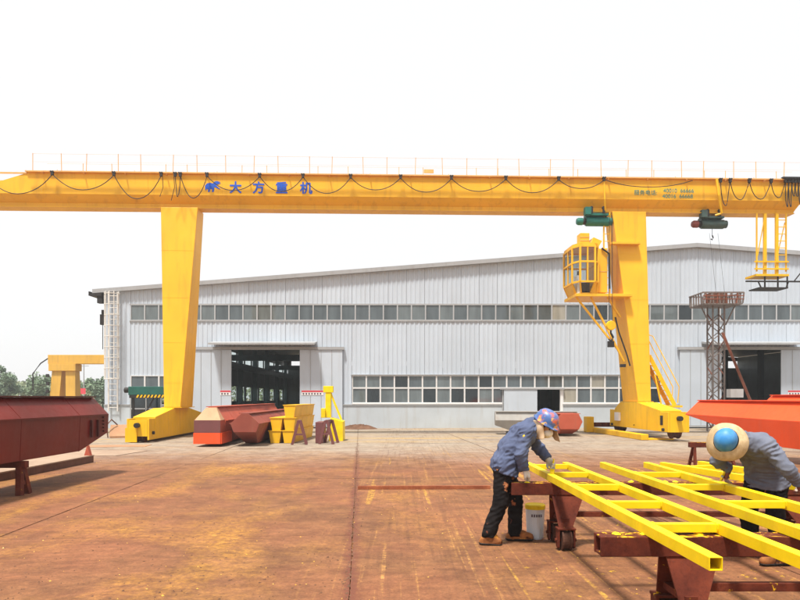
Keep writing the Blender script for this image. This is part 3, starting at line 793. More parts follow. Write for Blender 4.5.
def carriage(xc, z0, zmid, zend, w=0.40, near=-3.0, far=3.2):
    prof = [(near, z0), (far, z0), (far, zend), (1.0, zmid), (-0.95, zmid), (near, zend)]
    MB().prism([(xc-w, y, z) for y, z in prof], (2*w, 0, 0)).build('end_carriage', 'carriage_yellow', gan, bevel=0.012)
    for yy, s in ((near, -1), (far, 1)):
        # wheel bogie: cheek plates, wheel, buffer
        wy = yy + s*0.28
        for sx in (-1, 1):
            MB().box((xc+sx*(w-0.04)-0.03, min(yy,yy+s*0.62), z0-0.0), (xc+sx*(w-0.04)+0.03, max(yy,yy+s*0.62), zend-0.05)).build('bogie_cheek', 'carriage_yellow', gan, bevel=0.01)
        MB().box((xc-w+0.075, min(yy+s*0.56,yy+s*0.62), max(z0,0.25)), (xc+w-0.075, max(yy+s*0.56,yy+s*0.62), zend-0.09)).build('bogie_plate', 'carriage_yellow', gan)
        wr = 0.30; wz = max(0.36, z0+0.08)
        wh = MB().lathe([(0.05,-0.14),(wr+0.03,-0.14),(wr+0.03,-0.10),(wr,-0.09),(wr,0.09),(wr+0.03,0.10),(wr+0.03,0.14),(0.05,0.14)], (xc, wy, wz), 20, 'x').build('wheel', 'wheel_rust', gan)
        MB().cyl((xc-w-0.06, wy, wz),(xc+w+0.06, wy, wz),0.06,10).build('axle', 'black_steel', wh)
        MB().cyl((xc, yy+s*0.63, zend-0.28),(xc, yy+s*0.80, zend-0.28),0.09,12).build('buffer', 'black_steel', gan)
carriage(-9.33, 0.12, 1.20, 0.92)
carriage(9.95, 0.36, 1.42, 1.14, far=1.6)
MB().box((-9.75,-3.68,0.05),(-9.35,-3.63,0.55)).build('rail_sweeper', 'carriage_yellow', gan)
MB().box((-8.55,3.0,0.7),(-8.25,3.5,0.95)).cyl((-8.4,3.5,0.82),(-8.4,3.8,0.82),0.12,12).build('travel_motor', 'black_steel', gan)
MB().hexa([(9.55,-3.2,0.6),(9.6,-3.2,0.6),(9.6,-2.9,0.6),(9.55,-2.9,0.6)],[(9.55,-3.2,0.95),(9.6,-3.2,0.95),(9.6,-2.9,0.95),(9.55,-2.9,0.95)]).build('cover_plate', 'black_steel', gan)
MB().cyl((9.9,-0.4,0.5),(9.5,-0.62,0.5),0.02,6).build('rail_clamp','black_steel',gan)
MB().box((9.46,0.9,0.62),(9.545,1.4,0.98)).build('name_plate', 'sign_white', gan)

# driver's cab hung from the inner side of the right leg
CZ0, CZ1 = 5.85, 7.72
def cabp(x, y, z): return (x, y, z)
plan = [(6.98,-0.62),(7.18,-1.02),(7.78,-1.02),(7.97,-0.80),(7.97,0.55),(6.98,0.55)]
low = [(7.15,-0.50),(7.28,-0.82),(7.68,-0.85),(7.95,-0.74),(7.95,0.5),(7.15,0.5)]
cab = MB().loft([[(x,y,CZ0-0.04) for x,y in low], [(x,y,CZ0) for x,y in low]]).build('cab', 'crane_yellow', gan)
MB().loft([[(x,y,CZ1) for x,y in plan], [(x,y,CZ1+0.10) for x,y in plan]]).build('roof', 'crane_yellow', cab)
pl = [Vector((x,y,CZ0+0.42)) for x,y in plan]; lo = [Vector((x,y,CZ0)) for x,y in low]; tp = [Vector((x,y,CZ1)) for x,y in plan]
midz = CZ0 + 1.22
fr = MB()
for i in range(6): fr.bar(pl[i], tp[i], 0.07, 0.07); fr.bar(lo[i], pl[i], 0.06, 0.06)
for i in range(6):
    j = (i+1) % 6
    for zz in (CZ0+0.42, midz, CZ1-0.03):
        fr.bar((pl[i].x,pl[i].y,zz),(pl[j].x,pl[j].y,zz),0.06,0.07)
for i, t in ((1,0.5),(5,0.5)):
    j = (i+1) % 6; p = pl[i].lerp(pl[j], t); q = tp[i].lerp(tp[j], t); fr.bar(p, q, 0.05, 0.05)
fr.build('frame', 'crane_yellow', cab)
for i in (0, 1, 2, 5):
    j = (i+1) % 6
    MB().add([pl[i],pl[j],tp[j],tp[i]],[(0,1,2,3)]).build('pane','cab_glass',cab)
for i in (0, 1): 
    j = (i+1) % 6
    MB().add([lo[i].lerp(lo[j],.1)+Vector((0,0,.06)),lo[i].lerp(lo[j],.9)+Vector((0,0,.06)),pl[i].lerp(pl[j],.9)-Vector((0,0,.06)),pl[i].lerp(pl[j],.1)-Vector((0,0,.06))],[(0,1,2,3)]).build('pane','cab_glass',cab)
for i in (2, 3, 4, 5):
    j = (i+1) % 6
    MB().add([lo[i],lo[j],pl[j],pl[i]],[(0,1,2,3)]).build('panel','crane_yellow',cab)
MB().add([pl[3],pl[4],tp[4],tp[3]],[(0,1,2,3)]).build('panel','crane_yellow',cab)
MB().add([pl[4],pl[5],tp[5],tp[4]],[(0,1,2,3)]).build('panel','cab_glass',cab)
MB().box((7.4,-0.3,CZ0+0.01),(7.8,0.15,CZ0+0.5)).box((7.42,0.08,CZ0+0.5),(7.55,0.18,CZ0+1.05)).build('seat','black_steel',cab)
MB().box((7.22,-0.55,CZ0+0.01),(7.34,-0.1,CZ0+0.75)).build('console','sign_white',cab)
MB().box((7.22,-0.9,CZ1+0.11),(7.60,-0.45,CZ1+0.52)).build('air_unit','crane_yellow',gan, bevel=0.02)
MB().box((7.22,-0.912,CZ1+0.2),(7.60,-0.902,CZ1+0.22)).box((7.22,-0.912,CZ1+0.34),(7.60,-0.902,CZ1+0.36)).build('air_unit_slot','rail_yellow',gan)
# control cabinet and landing between cab and leg
MB().box((7.98,-0.55,CZ0+0.05),(8.45,0.30,CZ1-0.02)).build('control_cabinet','crane_yellow',gan,bevel=0.015)
MB().box((7.98,-0.56,CZ0+0.9),(8.45,-0.552,CZ0+0.92)).build('cabinet_seam','rail_yellow',gan)
MB().hexa([(7.75,-0.5,CZ1+0.05),(8.1,-0.5,CZ1+0.05),(8.1,0.0,CZ1+0.05),(7.75,0.0,CZ1+0.05)],[(7.9,-0.5,CZ1+0.45),(8.25,-0.5,CZ1+0.30),(8.25,0.0,CZ1+0.30),(7.9,0.0,CZ1+0.45)]).build('lamp_housing','crane_yellow',gan)
MB().box((7.05,-0.9,CZ0-0.16),(9.35,0.75,CZ0-0.045)).build('cab_platform','crane_yellow',gan,bevel=0.01)
for (p, q) in (((7.15,-0.6,CZ0-0.16),(8.95,-0.45,3.55)),((7.75,-0.6,CZ0-0.16),(9.15,-0.5,3.1)),((8.45,-0.6,CZ0-0.16),(9.0,-0.5,4.9))):
    MB().bar(p, q, 0.07, 0.07).build('platform_brace','crane_yellow',gan)
MB().bar((8.7,-0.5,CZ0-0.16),(8.78,-0.5,CZ0-1.2),0.16,0.05).build('platform_bracket','crane_yellow',gan)
MB().tube([(8.2,-0.6,CZ1-0.02),(8.5,-0.62,CZ1-0.25),(8.52,-0.6,CZ0+0.2)],0.04,6).build('conduit','black_steel',gan)
MB().box((8.55,-0.75,7.85),(9.75,-0.42,7.93)).build('leg_bracket','crane_yellow',gan)
# vertical ladder up the inner edge of the right leg
for sx in (8.38, 8.62): MB().box((sx-0.025,-0.36,CZ0-0.1),(sx+0.025,-0.30,ZF-0.01)).build('ladder_stringer','carriage_yellow',gan)
rg = MB().cyl((8.40,-0.33,0),(8.60,-0.33,0),0.014,6).mesh('ladder_rung')
for k in range(11): link('ladder_rung', rg, 'carriage_yellow', gan, loc=(0,0,CZ0+0.1+0.3*k))
# stair on the right carriage rising to the leg (leans to the left)
s0, s1 = Vector((11.05,-0.95,1.30)), Vector((10.26,-0.35,3.35))
for dy in (-0.0, 0.55):
    MB().bar(s0+Vector((0,dy,0)), s1+Vector((0,dy,0)), 0.05, 0.16).build('stair_stringer','carriage_yellow',gan)
    MB().tube([s0+Vector((0.12,dy,0.1)), s0+Vector((0.18,dy,0.75)), s1+Vector((0.15,dy,0.80)), s1+Vector((0.0,dy,0.85))],0.020,6).build('stair_handrail','carriage_yellow',gan)
for k in range(1, 10):
    p = s0.lerp(s1, k/10); MB().box((p.x-0.1,p.y,p.z-0.015),(p.x+0.1,p.y+0.55,p.z+0.015)).build('tread','carriage_yellow',gan)
MB().box((10.16,-1.0,1.22),(11.35,-0.2,1.30)).build('stair_landing','carriage_yellow',gan)
MB().bar((10.5,-0.95,1.35),(10.24,-0.92,2.55),0.05,0.05).build('stair_prop','carriage_yellow',gan)
# cable run down the right leg and small limit box
MB().tube([(8.78,-0.55,4.9),(8.9,-0.6,4.3),(9.2,-0.66,3.4),(9.32,-0.72,2.9)],0.03,6).build('conduit','black_steel',gan)
MB().box((8.9,-0.85,2.85),(9.1,-0.7,2.97)).build('limit_switch','black_steel',gan)

# hook and rope of the main hoist, seen below the cab
def hook(name, label, x, y, ztop, zh, col):
    h = thing(name, label, 'hook', (x, y, zh))
    for s in (-0.07, 0.07): MB().cyl((s,0,0.35),(s*0.6,0,ztop-zh),0.012,5).build('rope','black_steel',h)
    MB().lathe([(0.02,-0.09),(0.17,-0.09),(0.19,-0.05),(0.19,0.05),(0.17,0.09),(0.02,0.09)],(0,0,0.30),16,'y').build('hook_block',col,h)
    MB().cyl((0,0,0.14),(0,0,-0.02),0.035,8).tube([(0,0,0),(0.05,0,-0.08),(0.09,0,-0.16),(0.06,0,-0.26),(-0.02,0,-0.29),(-0.10,0,-0.22)],[0.04,0.045,0.05,0.045,0.035,0.02],8).build('hook','black_steel',h)
    MB().box((-0.12,-0.06,-0.55),(0.12,0.06,-0.31)).build('load_shackle','black_steel',h)
    return h

# ------------------------------------------------------------------ hoists running under the girder
def hoist(name, label, x, body, cap, flip=1, yy=26.4):
    h = thing(name, label, 'hoist', (x, yy, ZF), R(1.8))
    MB().lathe([(0.05,-0.42),(0.17,-0.42),(0.19,-0.38),(0.19,0.52),(0.17,0.56),(0.05,0.56)],(0,-0.05,-0.40),20,'x').build('drum',body,h,smooth=False)
    MB().lathe([(0.04,-0.80),(0.11,-0.79),(0.15,-0.72),(0.15,-0.55),(0.04,-0.55)],(0,-0.05,-0.40),18,'x').build('motor',cap,h)
    MB().lathe([(0.06,-0.55),(0.13,-0.55),(0.13,-0.42),(0.06,-0.42)],(0,-0.05,-0.40),16,'x').build('coupling','black_steel',h)
    MB().lathe([(0.04,0.565),(0.16,0.565),(0.16,0.66),(0.04,0.66)],(0,-0.05,-0.40),16,'x').build('gearbox',body,h)
    MB().box((-0.42,-0.30,-0.20),(0.45,0.20,-0.12)).build('frame',body,h)
    for sx in (-0.25, 0.25):
        MB().box((sx-0.05,-0.34,-0.12),(sx+0.05,-0.30,0.12)).box((sx-0.05,0.30,-0.12),(sx+0.05,0.34,0.12)).box((sx-0.05,-0.30,-0.119),(sx+0.05,0.30,-0.08)).build('trolley_plate','black_steel',h)
        for sy in (-0.28, 0.28): MB().cyl((sx,sy-0.025,0.10),(sx,sy+0.025,0.10),0.07,12).build('trolley_wheel','black_steel',h)
    MB().box((-0.52,-0.36,-0.18),(-0.28,-0.12,0.12)).build('control_box',body,h)
    return h
hoist('electric_hoist','green electric chain hoist under the girder beside the yellow cab',8.05,'hoist_green','hoist_green')
hoist('electric_hoist','dark hoist with reddish motor under the girder beyond the right leg',12.98,'hoist_dark','hoist_red',yy=26.8)
MB_arm = thing('cable_tow_arm','yellow tow arm hanging from the cable track to the dark hoist','tow arm',(12.9,26.08,0),R(1.8))
MB().tube([(0,0,ZT-0.05),(0.08,-0.02,ZT-0.7),(0.28,0.12,ZF-0.1)],0.055,6).build('arm','carriage_yellow',MB_arm)
MB().cyl((0.28,0.12,ZF-0.1),(0.05,0.2,ZF-0.16),0.04,6).build('tip','carriage_yellow',MB_arm)
t2 = thing('cable_tow_arm','thin yellow tow arm hanging from the cable track to the green hoist','tow arm',(8.02,25.95,0),R(1.8))
MB().tube([(0.25,0,ZT-0.05),(0.28,-0.02,ZT-0.9),(0.34,0.1,ZF-0.02)],0.03,6).build('arm','carriage_yellow',t2)
hook('crane_hook','small yellow hook block hanging on ropes below the green hoist and cab',8.30,25.2,8.8,4.15,'carriage_yellow')
hk = thing('crane_hook','tiny black hook hanging close under the dark hoist','hook',(13.05,26.75,8.25))
MB().cyl((0,0,0.15),(0,0,0.55),0.01,5).build('rope','black_steel',hk)
MB().tube([(0,0,0.15),(0.04,0,0.05),(0.0,0,-0.04),(-0.06,0,0.0)],0.025,6).build('hook','black_steel',hk)

# maintenance cage hanging at the right cantilever
cg = thing('hanging_cage','yellow ladder cage with black tray hanging from the right end of the girder','cage',(15.45,26.85,0),R(1.8))
for sx, w in ((-0.30,0.11),(0.20,0.11)):
    MB().box((sx-w/2,-0.3,6.75),(sx+w/2,-0.2,ZF)).build('post','carriage_yellow',cg)
for sx in (-0.66,0.58):
    MB().box((sx-0.025,-0.30,6.85),(sx+0.025,-0.25,ZF)).build('side_bar','carriage_yellow',cg)
for k in range(8):
    MB().box((0.26,-0.28,6.95+0.29*k),(0.555,-0.26,6.98+0.29*k)).build('rung','carriage_yellow',cg)
MB().bar((-0.62,-0.27,7.5),(-0.32,-0.27,9.1),0.03,0.03).bar((0.26,-0.23,7.6),(0.56,-0.23,8.9),0.03,0.03).build('brace','carriage_yellow',cg)
for zz in (6.92, 7.22): MB().box((-0.78,-0.345,zz),(0.66,-0.305,zz+0.06)).build('guard_rail','carriage_yellow',cg)
MB().box((-0.7,-0.30,6.66),(0.7,0.5,6.745)).build('floor','carriage_yellow',cg)
MB().box((-1.15,-0.36,6.40),(1.6,-0.30,6.46)).box((-0.6,-0.36,6.14),(0.62,0.4,6.19)).bar((-0.62,-0.33,6.40),(-0.5,-0.33,6.16),0.04,0.04).bar((0.64,-0.33,6.40),(0.55,-0.33,6.16),0.04,0.04).bar((-0.3,-0.25,6.65),(-0.3,-0.25,6.19),0.04,0.06).bar((0.25,-0.25,6.65),(0.25,-0.25,6.19),0.04,0.06).bar((0.62,-0.3,6.65),(0.62,-0.3,6.19),0.04,0.04).bar((0.9,-0.3,6.44),(1.35,-0.3,7.0),0.03,0.04).build('tray','black_steel',cg)

# ------------------------------------------------------------------ half-finished girders lying in the yard
def girder_piece(root, L, H, zs, hs, ht, hb, mat, near_cut=None, y0=0.0, far_cut=None, ledge=True, flange=True, lift=0.0, end_mats=None):
    """box girder along +y from 0 to L. shoulder at zs (half width hs), top half width ht, bottom half width hb;
       *_cut = (run, rise) tapers the underside towards that end"""
    def ring(y, rise, top=1.0):
        zb = lift + rise; zsh = max(lift + zs, zb + 0.02); zt = zsh + (lift + H - (lift + zs)) * top
        hbb = hb + (hs - hb) * min(1, rise / max(0.01, zs))
        tt = ht + (hs - ht) * (1 - top)
        return [(-hbb,y,zb),(hbb,y,zb),(hs,y,zsh),(tt,y,zt),(-tt,y,zt),(-hs,y,zsh)]
    rings = []
    if near_cut: rings += [ring(y0, near_cut[1]), ring(y0 + near_cut[0], 0)]
    else: rings.append(ring(0, 0))
    if far_cut: rings += [ring(L - far_cut[0], 0), ring(L, far_cut[1])]
    else: rings.append(ring(L, 0))
    MB().loft(rings).build('box_body', mat, root, bevel=0.006)
    ya, yb = y0 + (near_cut[0] if near_cut else 0.3), L - (far_cut[0] if far_cut else 0.3)
    for yy in np.arange(ya + 0.25, yb, 1.9):          # butt welds between the plates
        cz = lift + H*0.5
        big = lambda y: [(x*(1+0.004/max(0.1, abs(x))), y, z + (0.003 if z > cz else -0.003)) for x, _, z in ring(y, 0)]
        MB().loft([big(yy), big(yy+0.016)]).build('weld_seam', mat, root)
    if ledge:
        for s in (-1, 1):
            x0, x1 = sorted((s*(hs-0.01), s*(hs+0.05)))
            MB().box((x0, y0 + 0.05, lift+zs-0.012), (x1, L-0.12, lift+zs+0.012)).build('side_flange', mat, root)
    if flange:
        MB().box((-ht-0.08, y0 + 0.02, lift+H+0.002), (ht+0.08, L-0.05, lift+H+0.024)).build('top_flange', mat, root)
def sawhorse(name, label, loc, rz, w, h, mat, group=None, topmat=None, splay=0.16, r=0.05):
    t = thing(name, label, 'sawhorse', loc, rz, group)
    MB().box((-w/2, -0.06, h-0.11), (w/2, 0.06, h)).build('top_bar', topmat or mat, t, bevel=0.008)
    for sx in (-1, 1):
        for sy in (-1, 1):
            MB().bar((sx*(w/2-0.10), sy*0.03, h-0.10), (sx*(w/2-0.05), sy*splay, 0.0), r, r).build('leg', mat, t)
        MB().bar((sx*(w/2-0.075), -splay*0.62, h*0.36), (sx*(w/2-0.075), splay*0.62, h*0.36), r*0.7, r*0.7).build('stretcher', mat, t)
    return t

rbm = thing('girder_section', 'long dark maroon box girder propped on stands at the left of the yard', 'girder', (-6.62, 2.2, 0))
girder_piece(rbm, 11.25, 1.03, 0.68, 0.50, 0.17, 0.47, 'maroon', far_cut=(1.15, 0.30), lift=0.58)
for yy in (10.45, 10.72):
    MB().box((0.501, yy, 0.82), (0.535, yy+0.05, 1.16)).build('stiffener', 'maroon_dark', rbm)
MB().box((-0.36, 11.252, 0.95), (0.36, 11.275, 1.22)).build('end_plate', 'maroon_dark', rbm)
for k in range(5): MB().cyl((0.50,10.98+0.0*k,0.92+0.07*k),(0.53,10.98,0.92+0.07*k),0.018,8).build('bolt','maroon_dark',rbm)
MB().box((0.15,0.1,1.615),(0.27,11.15,1.637)).build('rail_plate', 'maroon_dark', rbm)
for yy, lab in ((10.45, 'rusty sawhorse stand carrying the dark maroon girder near its tapered end'), (4.2, 'rusty sawhorse stand carrying the dark maroon girder away from its tapered end')):
    sawhorse('support_stand', lab, (-6.62, yy, GZ), 0, 1.06, 0.55, 'trestle_rust', r=0.09, splay=0.12)
pk = thing('steel_channel', 'long pale rusty steel channel lying on the ground under the maroon girder', 'steel beam', (-8.0, 5.0, GZ))
MB().box((-0.45,0,0.15),(0.45,10.8,0.175)).build('top_plate','plank_pale',pk)
for s in (-0.42, 0.42): MB().box((s-0.02,0.01,0.0),(s+0.02,10.79,0.149)).build('web','brown_steel',pk)  # darker than the top plate: the channel's shadow side put into the colour
MB().prism([(0.30,10.6,0.176),(0.44,10.6,0.176),(0.37,10.6,0.42)],(0,0.12,0)).build('end_stop','primer_red',pk)
tag(MB().box((0,0,0),(2.2,1.7,0.015)).build('steel_sheet','plank_pale',None,loc=(-9.9,17.6,GZ),rot=(0,0,R(-6))), 'flat pale steel sheet lying on the concrete in front of the left crane carriage', 'steel sheet')
tag(MB().box((0,0,0),(2.6,0.9,0.012)).build('steel_sheet','sheet_tan',None,loc=(-10.8,20.3,GZ),rot=(0,0,R(8))), 'narrow tan steel sheet lying beside the left crane carriage', 'steel sheet')
sc = thing('scrap_bin', 'low tilted rusty tan scrap tray beside the left crane carriage', 'scrap tray', (-11.0, 25.6, GZ), R(20))
MB().hexa([(-0.5,-0.4,0.0),(0.5,-0.4,0.0),(0.5,0.4,0.25),(-0.5,0.4,0.25)],[(-0.55,-0.4,0.08),(0.55,-0.4,0.08),(0.55,0.4,0.50),(-0.55,0.4,0.50)]).build('tray','sheet_tan',sc)
MB().tube([(-0.6,-0.3,0.02),(-0.66,-0.2,0.5),(-0.5,0.1,0.72),(-0.3,0.3,0.5)],0.025,6).build('bent_rod','brown_steel',sc)

rb2 = thing('girder_section', 'bright orange red box girder with wedge end behind the worker in straw hat', 'girder', (7.52, 4.0, 0))
girder_piece(rb2, 11.7, 0.84, 0.50, 0.52, 0.17, 0.48, 'orange_red', far_cut=(3.9, 0.50), lift=0.69, ledge=False)
for yy, lab in ((7.0, 'dark rusty stand under the orange red girder, placed behind the worker in straw hat'), (1.4, 'dark rusty stand under the far off-side part of the orange red girder')):
    sawhorse('support_stand', lab, (7.52, 4.0+yy, GZ), 0, 1.1, 0.66, 'brown_steel', r=0.09, splay=0.2)
rb3 = thing('girder_section', 'second orange red girder lying behind the one with the wedge end', 'girder', (9.75, 5.5, 0))
girder_piece(rb3, 11.0, 0.84, 0.50, 0.52, 0.17, 0.48, 'orange_red', far_cut=(2.5, 0.40), lift=0.82, ledge=False)
for yy, lab in ((7.0, 'rusty stand under the tapered half of the second orange red girder'), (1.4, 'rusty stand under the square half of the second orange red girder')):
    sawhorse('support_stand', lab, (9.75, 5.5+yy, GZ), 0, 1.1, 0.79, 'brown_steel', r=0.09, splay=0.2)
sawhorse('steel_sawhorse', 'slim rusty sawhorse with paint-spotted bar standing free before the orange girder', (6.62, 13.6, GZ), 0, 0.95, 0.64, 'trestle_rust', topmat='trestle_beam', splay=0.18, r=0.05)

og_body = None
og = thing('girder_section', 'large orange red girder with plum end plate lying before the open door', 'girder', (-6.18, 20.6, GZ), R(1.5))
girder_piece(og, 11.6, 1.20, 0.76, 0.44, 0.14, 0.30, 'primer_red', near_cut=(0.9, 0.02), lift=0.08, y0=0.55)
MB().box((-0.435,0.0,0.462),(0.395,0.549,0.858)).build('end_box','primer_red',og)
MB().box((-0.44,-0.03,0.46),(0.40,-0.004,0.86)).build('end_plate','end_plum',og)
MB().box((-0.46,-0.035,0.10),(0.40,-0.004,0.455)).build('end_plate','orange_red',og)
MB().hexa([(-0.43,-0.02,0.862),(0.41,-0.02,0.862),(0.40,0.545,0.862),(-0.42,0.545,0.862)],[(-0.17,0.40,1.262),(0.17,0.40,1.262),(0.16,0.545,1.264),(-0.16,0.545,1.264)]).build('end_cover','primer_sunlit',og)
MB().box((-0.44,0.0,0.10),(0.44,1.4,0.455)).build('lower_web','orange_red',og)
ob = thing('girder_section', 'smaller brown primed girder with undercut end lying beside the orange red girder', 'girder', (-5.02, 20.7, GZ), R(1.0))
girder_piece(ob, 9.5, 1.02, 0.70, 0.47, 0.12, 0.20, 'primer_brown', near_cut=(1.0, 0.42), lift=0.05)

# yellow troughs, stacked
def trough(label, x, y, z, L=3.9):
    t = thing('steel_trough', label, 'trough', (x, y, z), R(-2), 'yellow troughs stacked by the door')
    w0, w1, h = 0.15, 0.215, 0.42
    outer = lambda yy: [(-w0,yy,0),(w0,yy,0),(w1,yy,h),(-w1,yy,h)]
    MB().loft([outer(0), outer(L)]).build('trough_body','trough_yellow',t,bevel=0.008)
    MB().box((-w1-0.025,-0.02,h-0.001+0.002),(w1+0.025,L+0.02,h+0.024)).build('rim','trough_yellow',t)
    return t
trough('yellow trough at the bottom of the stack, next to the brown girder', -4.36, 22.3, GZ)
trough('yellow trough at the bottom of the stack, next to the small A-frame', -3.89, 22.3, GZ)
trough('yellow trough in the middle layer of the stack, next to the brown girder', -4.33, 22.4, GZ+0.446)
trough('yellow trough in the middle layer of the stack, carrying the topmost trough', -3.87, 22.4, GZ+0.446)
trough('single topmost yellow trough on the stack by the open door', -3.88, 22.5, GZ+0.892)
def a_frame(label, x, y, rz):
    t = thing('a_frame_stand', label, 'stand', (x, y, GZ), rz)
    for s in (-1, 1): MB().bar((s*0.24,0,0),(s*0.03,0,0.80),0.09,0.07).build('leg','end_plum',t)
    MB().bar((-0.15,0,0.35),(0.15,0,0.35),0.05,0.06).build('cross_bar','end_plum',t)
    MB().bar((0,0,0.79),(0,0.7,0.79),0.08,0.07).build('ridge_bar','end_plum',t)
    for s in (-1, 1): MB().bar((s*0.24,0.7,0),(s*0.03,0.7,0.80),0.09,0.07).build('leg','end_plum',t)
a_frame('small plum A-frame stand in front of the yellow trough stack', -3.40, 21.6, R(8))
a_frame('small plum A-frame stand in front of the yellow bracket', -2.52, 21.9, R(-8))
tag(MB().box((0,0,0),(0.27,0.9,0.74)).build('steel_block','end_plum',None,bevel=0.02,loc=(-2.95,22.3,GZ)), 'plum painted upright steel block between the A-frame and the yellow bracket', 'steel block')
yb = thing('steel_bracket', 'tall yellow steel bracket with hooked post and diagonal brace by the wall', 'bracket', (-2.45, 23.4, GZ))
MB().prism([(-0.16,0,0.0),(0.36,0,0.0),(0.36,0,0.72),(-0.10,0,0.85)],(0,0.9,0)).build('base_box','fresh_yellow',yb,bevel=0.01)
MB().box((-0.30,0.2,0.85),(-0.10,0.4,2.0)).build('post','fresh_yellow',yb,bevel=0.01)
MB().box((-0.38,0.18,1.78),(-0.02,0.42,2.02)).build('head_plate','fresh_yellow',yb,bevel=0.01)
MB().bar((-0.12,0.3,1.75),(0.28,0.3,0.78),0.10,0.07).build('brace','fresh_yellow',yb)
MB().box((-0.45,0.1,0.85),(-0.30,0.5,1.2)).build('side_plate','fresh_yellow',yb,bevel=0.01)

gg = thing('girder_section', 'grey primed open girder with slanted end lying before the small sliding door', 'girder', (4.15, 28.0, GZ), R(-90-6))
girder_piece(gg, 3.5, 0.86, 0.50, 0.48, 0.34, 0.26, 'grey_primer', near_cut=(0.8,0.28), lift=0.12, ledge=False)
MB().box((-0.4,0.5,0.0),(0.4,0.7,0.118)).build('skid','black_steel',gg); MB().box((-0.4,2.4,0.0),(0.4,2.6,0.118)).build('skid','black_steel',gg)
gr = thing('girder_section', 'short dull red primed girder end lying behind the bent worker in blue', 'girder', (6.95, 26.2, GZ), R(4))
girder_piece(gr, 3.4, 0.84, 0.52, 0.54, 0.38, 0.28, 'primer_red', near_cut=(0.5,0.22), lift=0.08, ledge=False)
# yellow beams and plate near the right carriage
yp = tag(MB().box((-0.14,0,0),(0.14,6.6,0.22)).build('steel_beam','trough_yellow',None,bevel=0.02,loc=(9.15,23.9,GZ),rot=(0,0,R(1.5))), 'yellow square beam lying on the ground along the right carriage', 'steel beam')
tag(MB().box((0,0,0),(1.05,0.5,0.05)).build('steel_plate','carriage_yellow',None,loc=(9.25,24.0,GZ),rot=(0,0,R(3))), 'small flat yellow plate on the ground before the right carriage', 'steel plate')
ax = thing('wheel_axle', 'rusty axle with one big flanged wheel and a yellow end block near the wall', 'wheel axle', (8.7, 29.6, GZ))
MB().box((-0.14,-0.25,0),(0.20,0.25,0.72)).build('end_block','carriage_yellow',ax,bevel=0.03)
MB().box((0.2,-0.1,0.25),(1.35,0.1,0.45)).build('axle_bar','trestle_rust',ax)
MB().lathe([(0.05,-0.12),(0.48,-0.12),(0.48,-0.07),(0.42,-0.06),(0.42,0.10),(0.05,0.10)],(1.45,0,0.48),24,'x').build('wheel','wheel_rust',ax)
# dirt pile by the plinth
dp = MB(); n = 22; rng = random.Random(4); vs = []; fs = []
for i in range(n+1):
    for j in range(n+1):
        u, w_ = i/n*2-1, j/n*2-1; r2 = u*u*0.9+w_*w_*0.9
        z = max(0, (1-r2))*0.22*(0.7+0.6*rng.random()) - 0.01
        vs.append((u*0.95, w_*0.6, z))
for i in range(n):
    for j in range(n): a = i*(n+1)+j; fs.append((a,a+n+1,a+n+2,a+1))
dp.add(vs, fs); d = dp.build('dirt_pile','soil',None,loc=(-2.1,32.6,GZ)); tag(d,'low brown dirt heap on the concrete against the workshop plinth','dirt heap')
# bar on the ground in mid yard
tag(MB().box((0,0,0),(2.3,0.06,0.055)).build('steel_bar','rust_bar',None,loc=(-0.73,11.05,GZ),rot=(0,0,R(1.2))), 'thin rusty steel bar lying across the yard behind the worker in blue', 'steel bar')
# green crane tool rack at left door
gr2 = thing('spreader_beam', 'green spreader beam with black and yellow stripes before the left steel door', 'spreader beam', (-12.75, 32.4, 0))
MB().box((-0.95,-0.15,1.75),(1.1,0.15,2.18)).build('beam','hoist_dark_green',gr2,bevel=0.02)
for k in range(9):
    x0 = -0.55+0.18*k
    MB().prism([(x0,-0.156,1.62),(x0+0.09,-0.156,1.62),(x0+0.16,-0.156,1.76),(x0+0.07,-0.156,1.76)],(0,0.3,0)).build('stripe','carriage_yellow',gr2)
MB().box((-0.9,-0.15,1.60),(1.1,0.14,1.749)).build('stripe_board','black_steel',gr2)
MB().cyl((-0.95,0,2.0),(-1.18,0,2.0),0.14,12).build('motor','black_steel',gr2)
for sx in (-0.75, 0.95): MB().box((sx-0.05,-0.05,GZ),(sx+0.05,0.05,1.60)).build('leg','black_steel',gr2)
MB().bar((-0.6,0,GZ+0.02),(0.3,0,1.6),0.06,0.06).build('brace','black_steel',gr2)

# lattice mast with ringed head before the right door
ms = thing('lattice_mast', 'rusty lattice mast with ringed basket head standing before the right door', 'mast', (14.9, 30.2, GZ))
W = 0.27; HM = 5.9
for sx in (-1, 1):
    for sy in (-1, 1): MB().box((sx*W-0.03,sy*W-0.03,0),(sx*W+0.03,sy*W+0.03,HM)).build('chord','mast_steel',ms)
k = 0; z = 0.1
while z < HM - 0.4:
    for s in (-1, 1):
        a, b_ = (-W, W) if k % 2 == 0 else (W, -W)
        MB().bar((a,s*W,z),(b_,s*W,z+0.42),0.035,0.035).build('lacing','mast_steel',ms)
        MB().bar((s*W,a,z),(s*W,b_,z+0.42),0.035,0.035).build('lacing','mast_rust' if k % 3 == 0 else 'mast_steel',ms)
    z += 0.42; k += 1
hd = MB()
MB().box((-0.9,-0.7,HM+0.0),(0.9,0.7,HM+0.05)).build('head_floor','mast_steel',ms)
for k in range(13):
    xx = -0.9 + 0.15*k; MB().bar((xx,-0.7,HM+0.05),(xx+0.06*((-1)**k),-0.7,HM+0.55),0.05,0.05).build('head_post','mast_rust' if k % 3 == 1 else 'mast_steel',ms)
for k in range(7):
    xx = -0.9 + 0.3*k; MB().bar((xx,0.7,HM+0.05),(xx,0.7,HM+0.55),0.05,0.05).build('head_post','mast_rust' if k % 3 == 1 else 'mast_steel',ms)
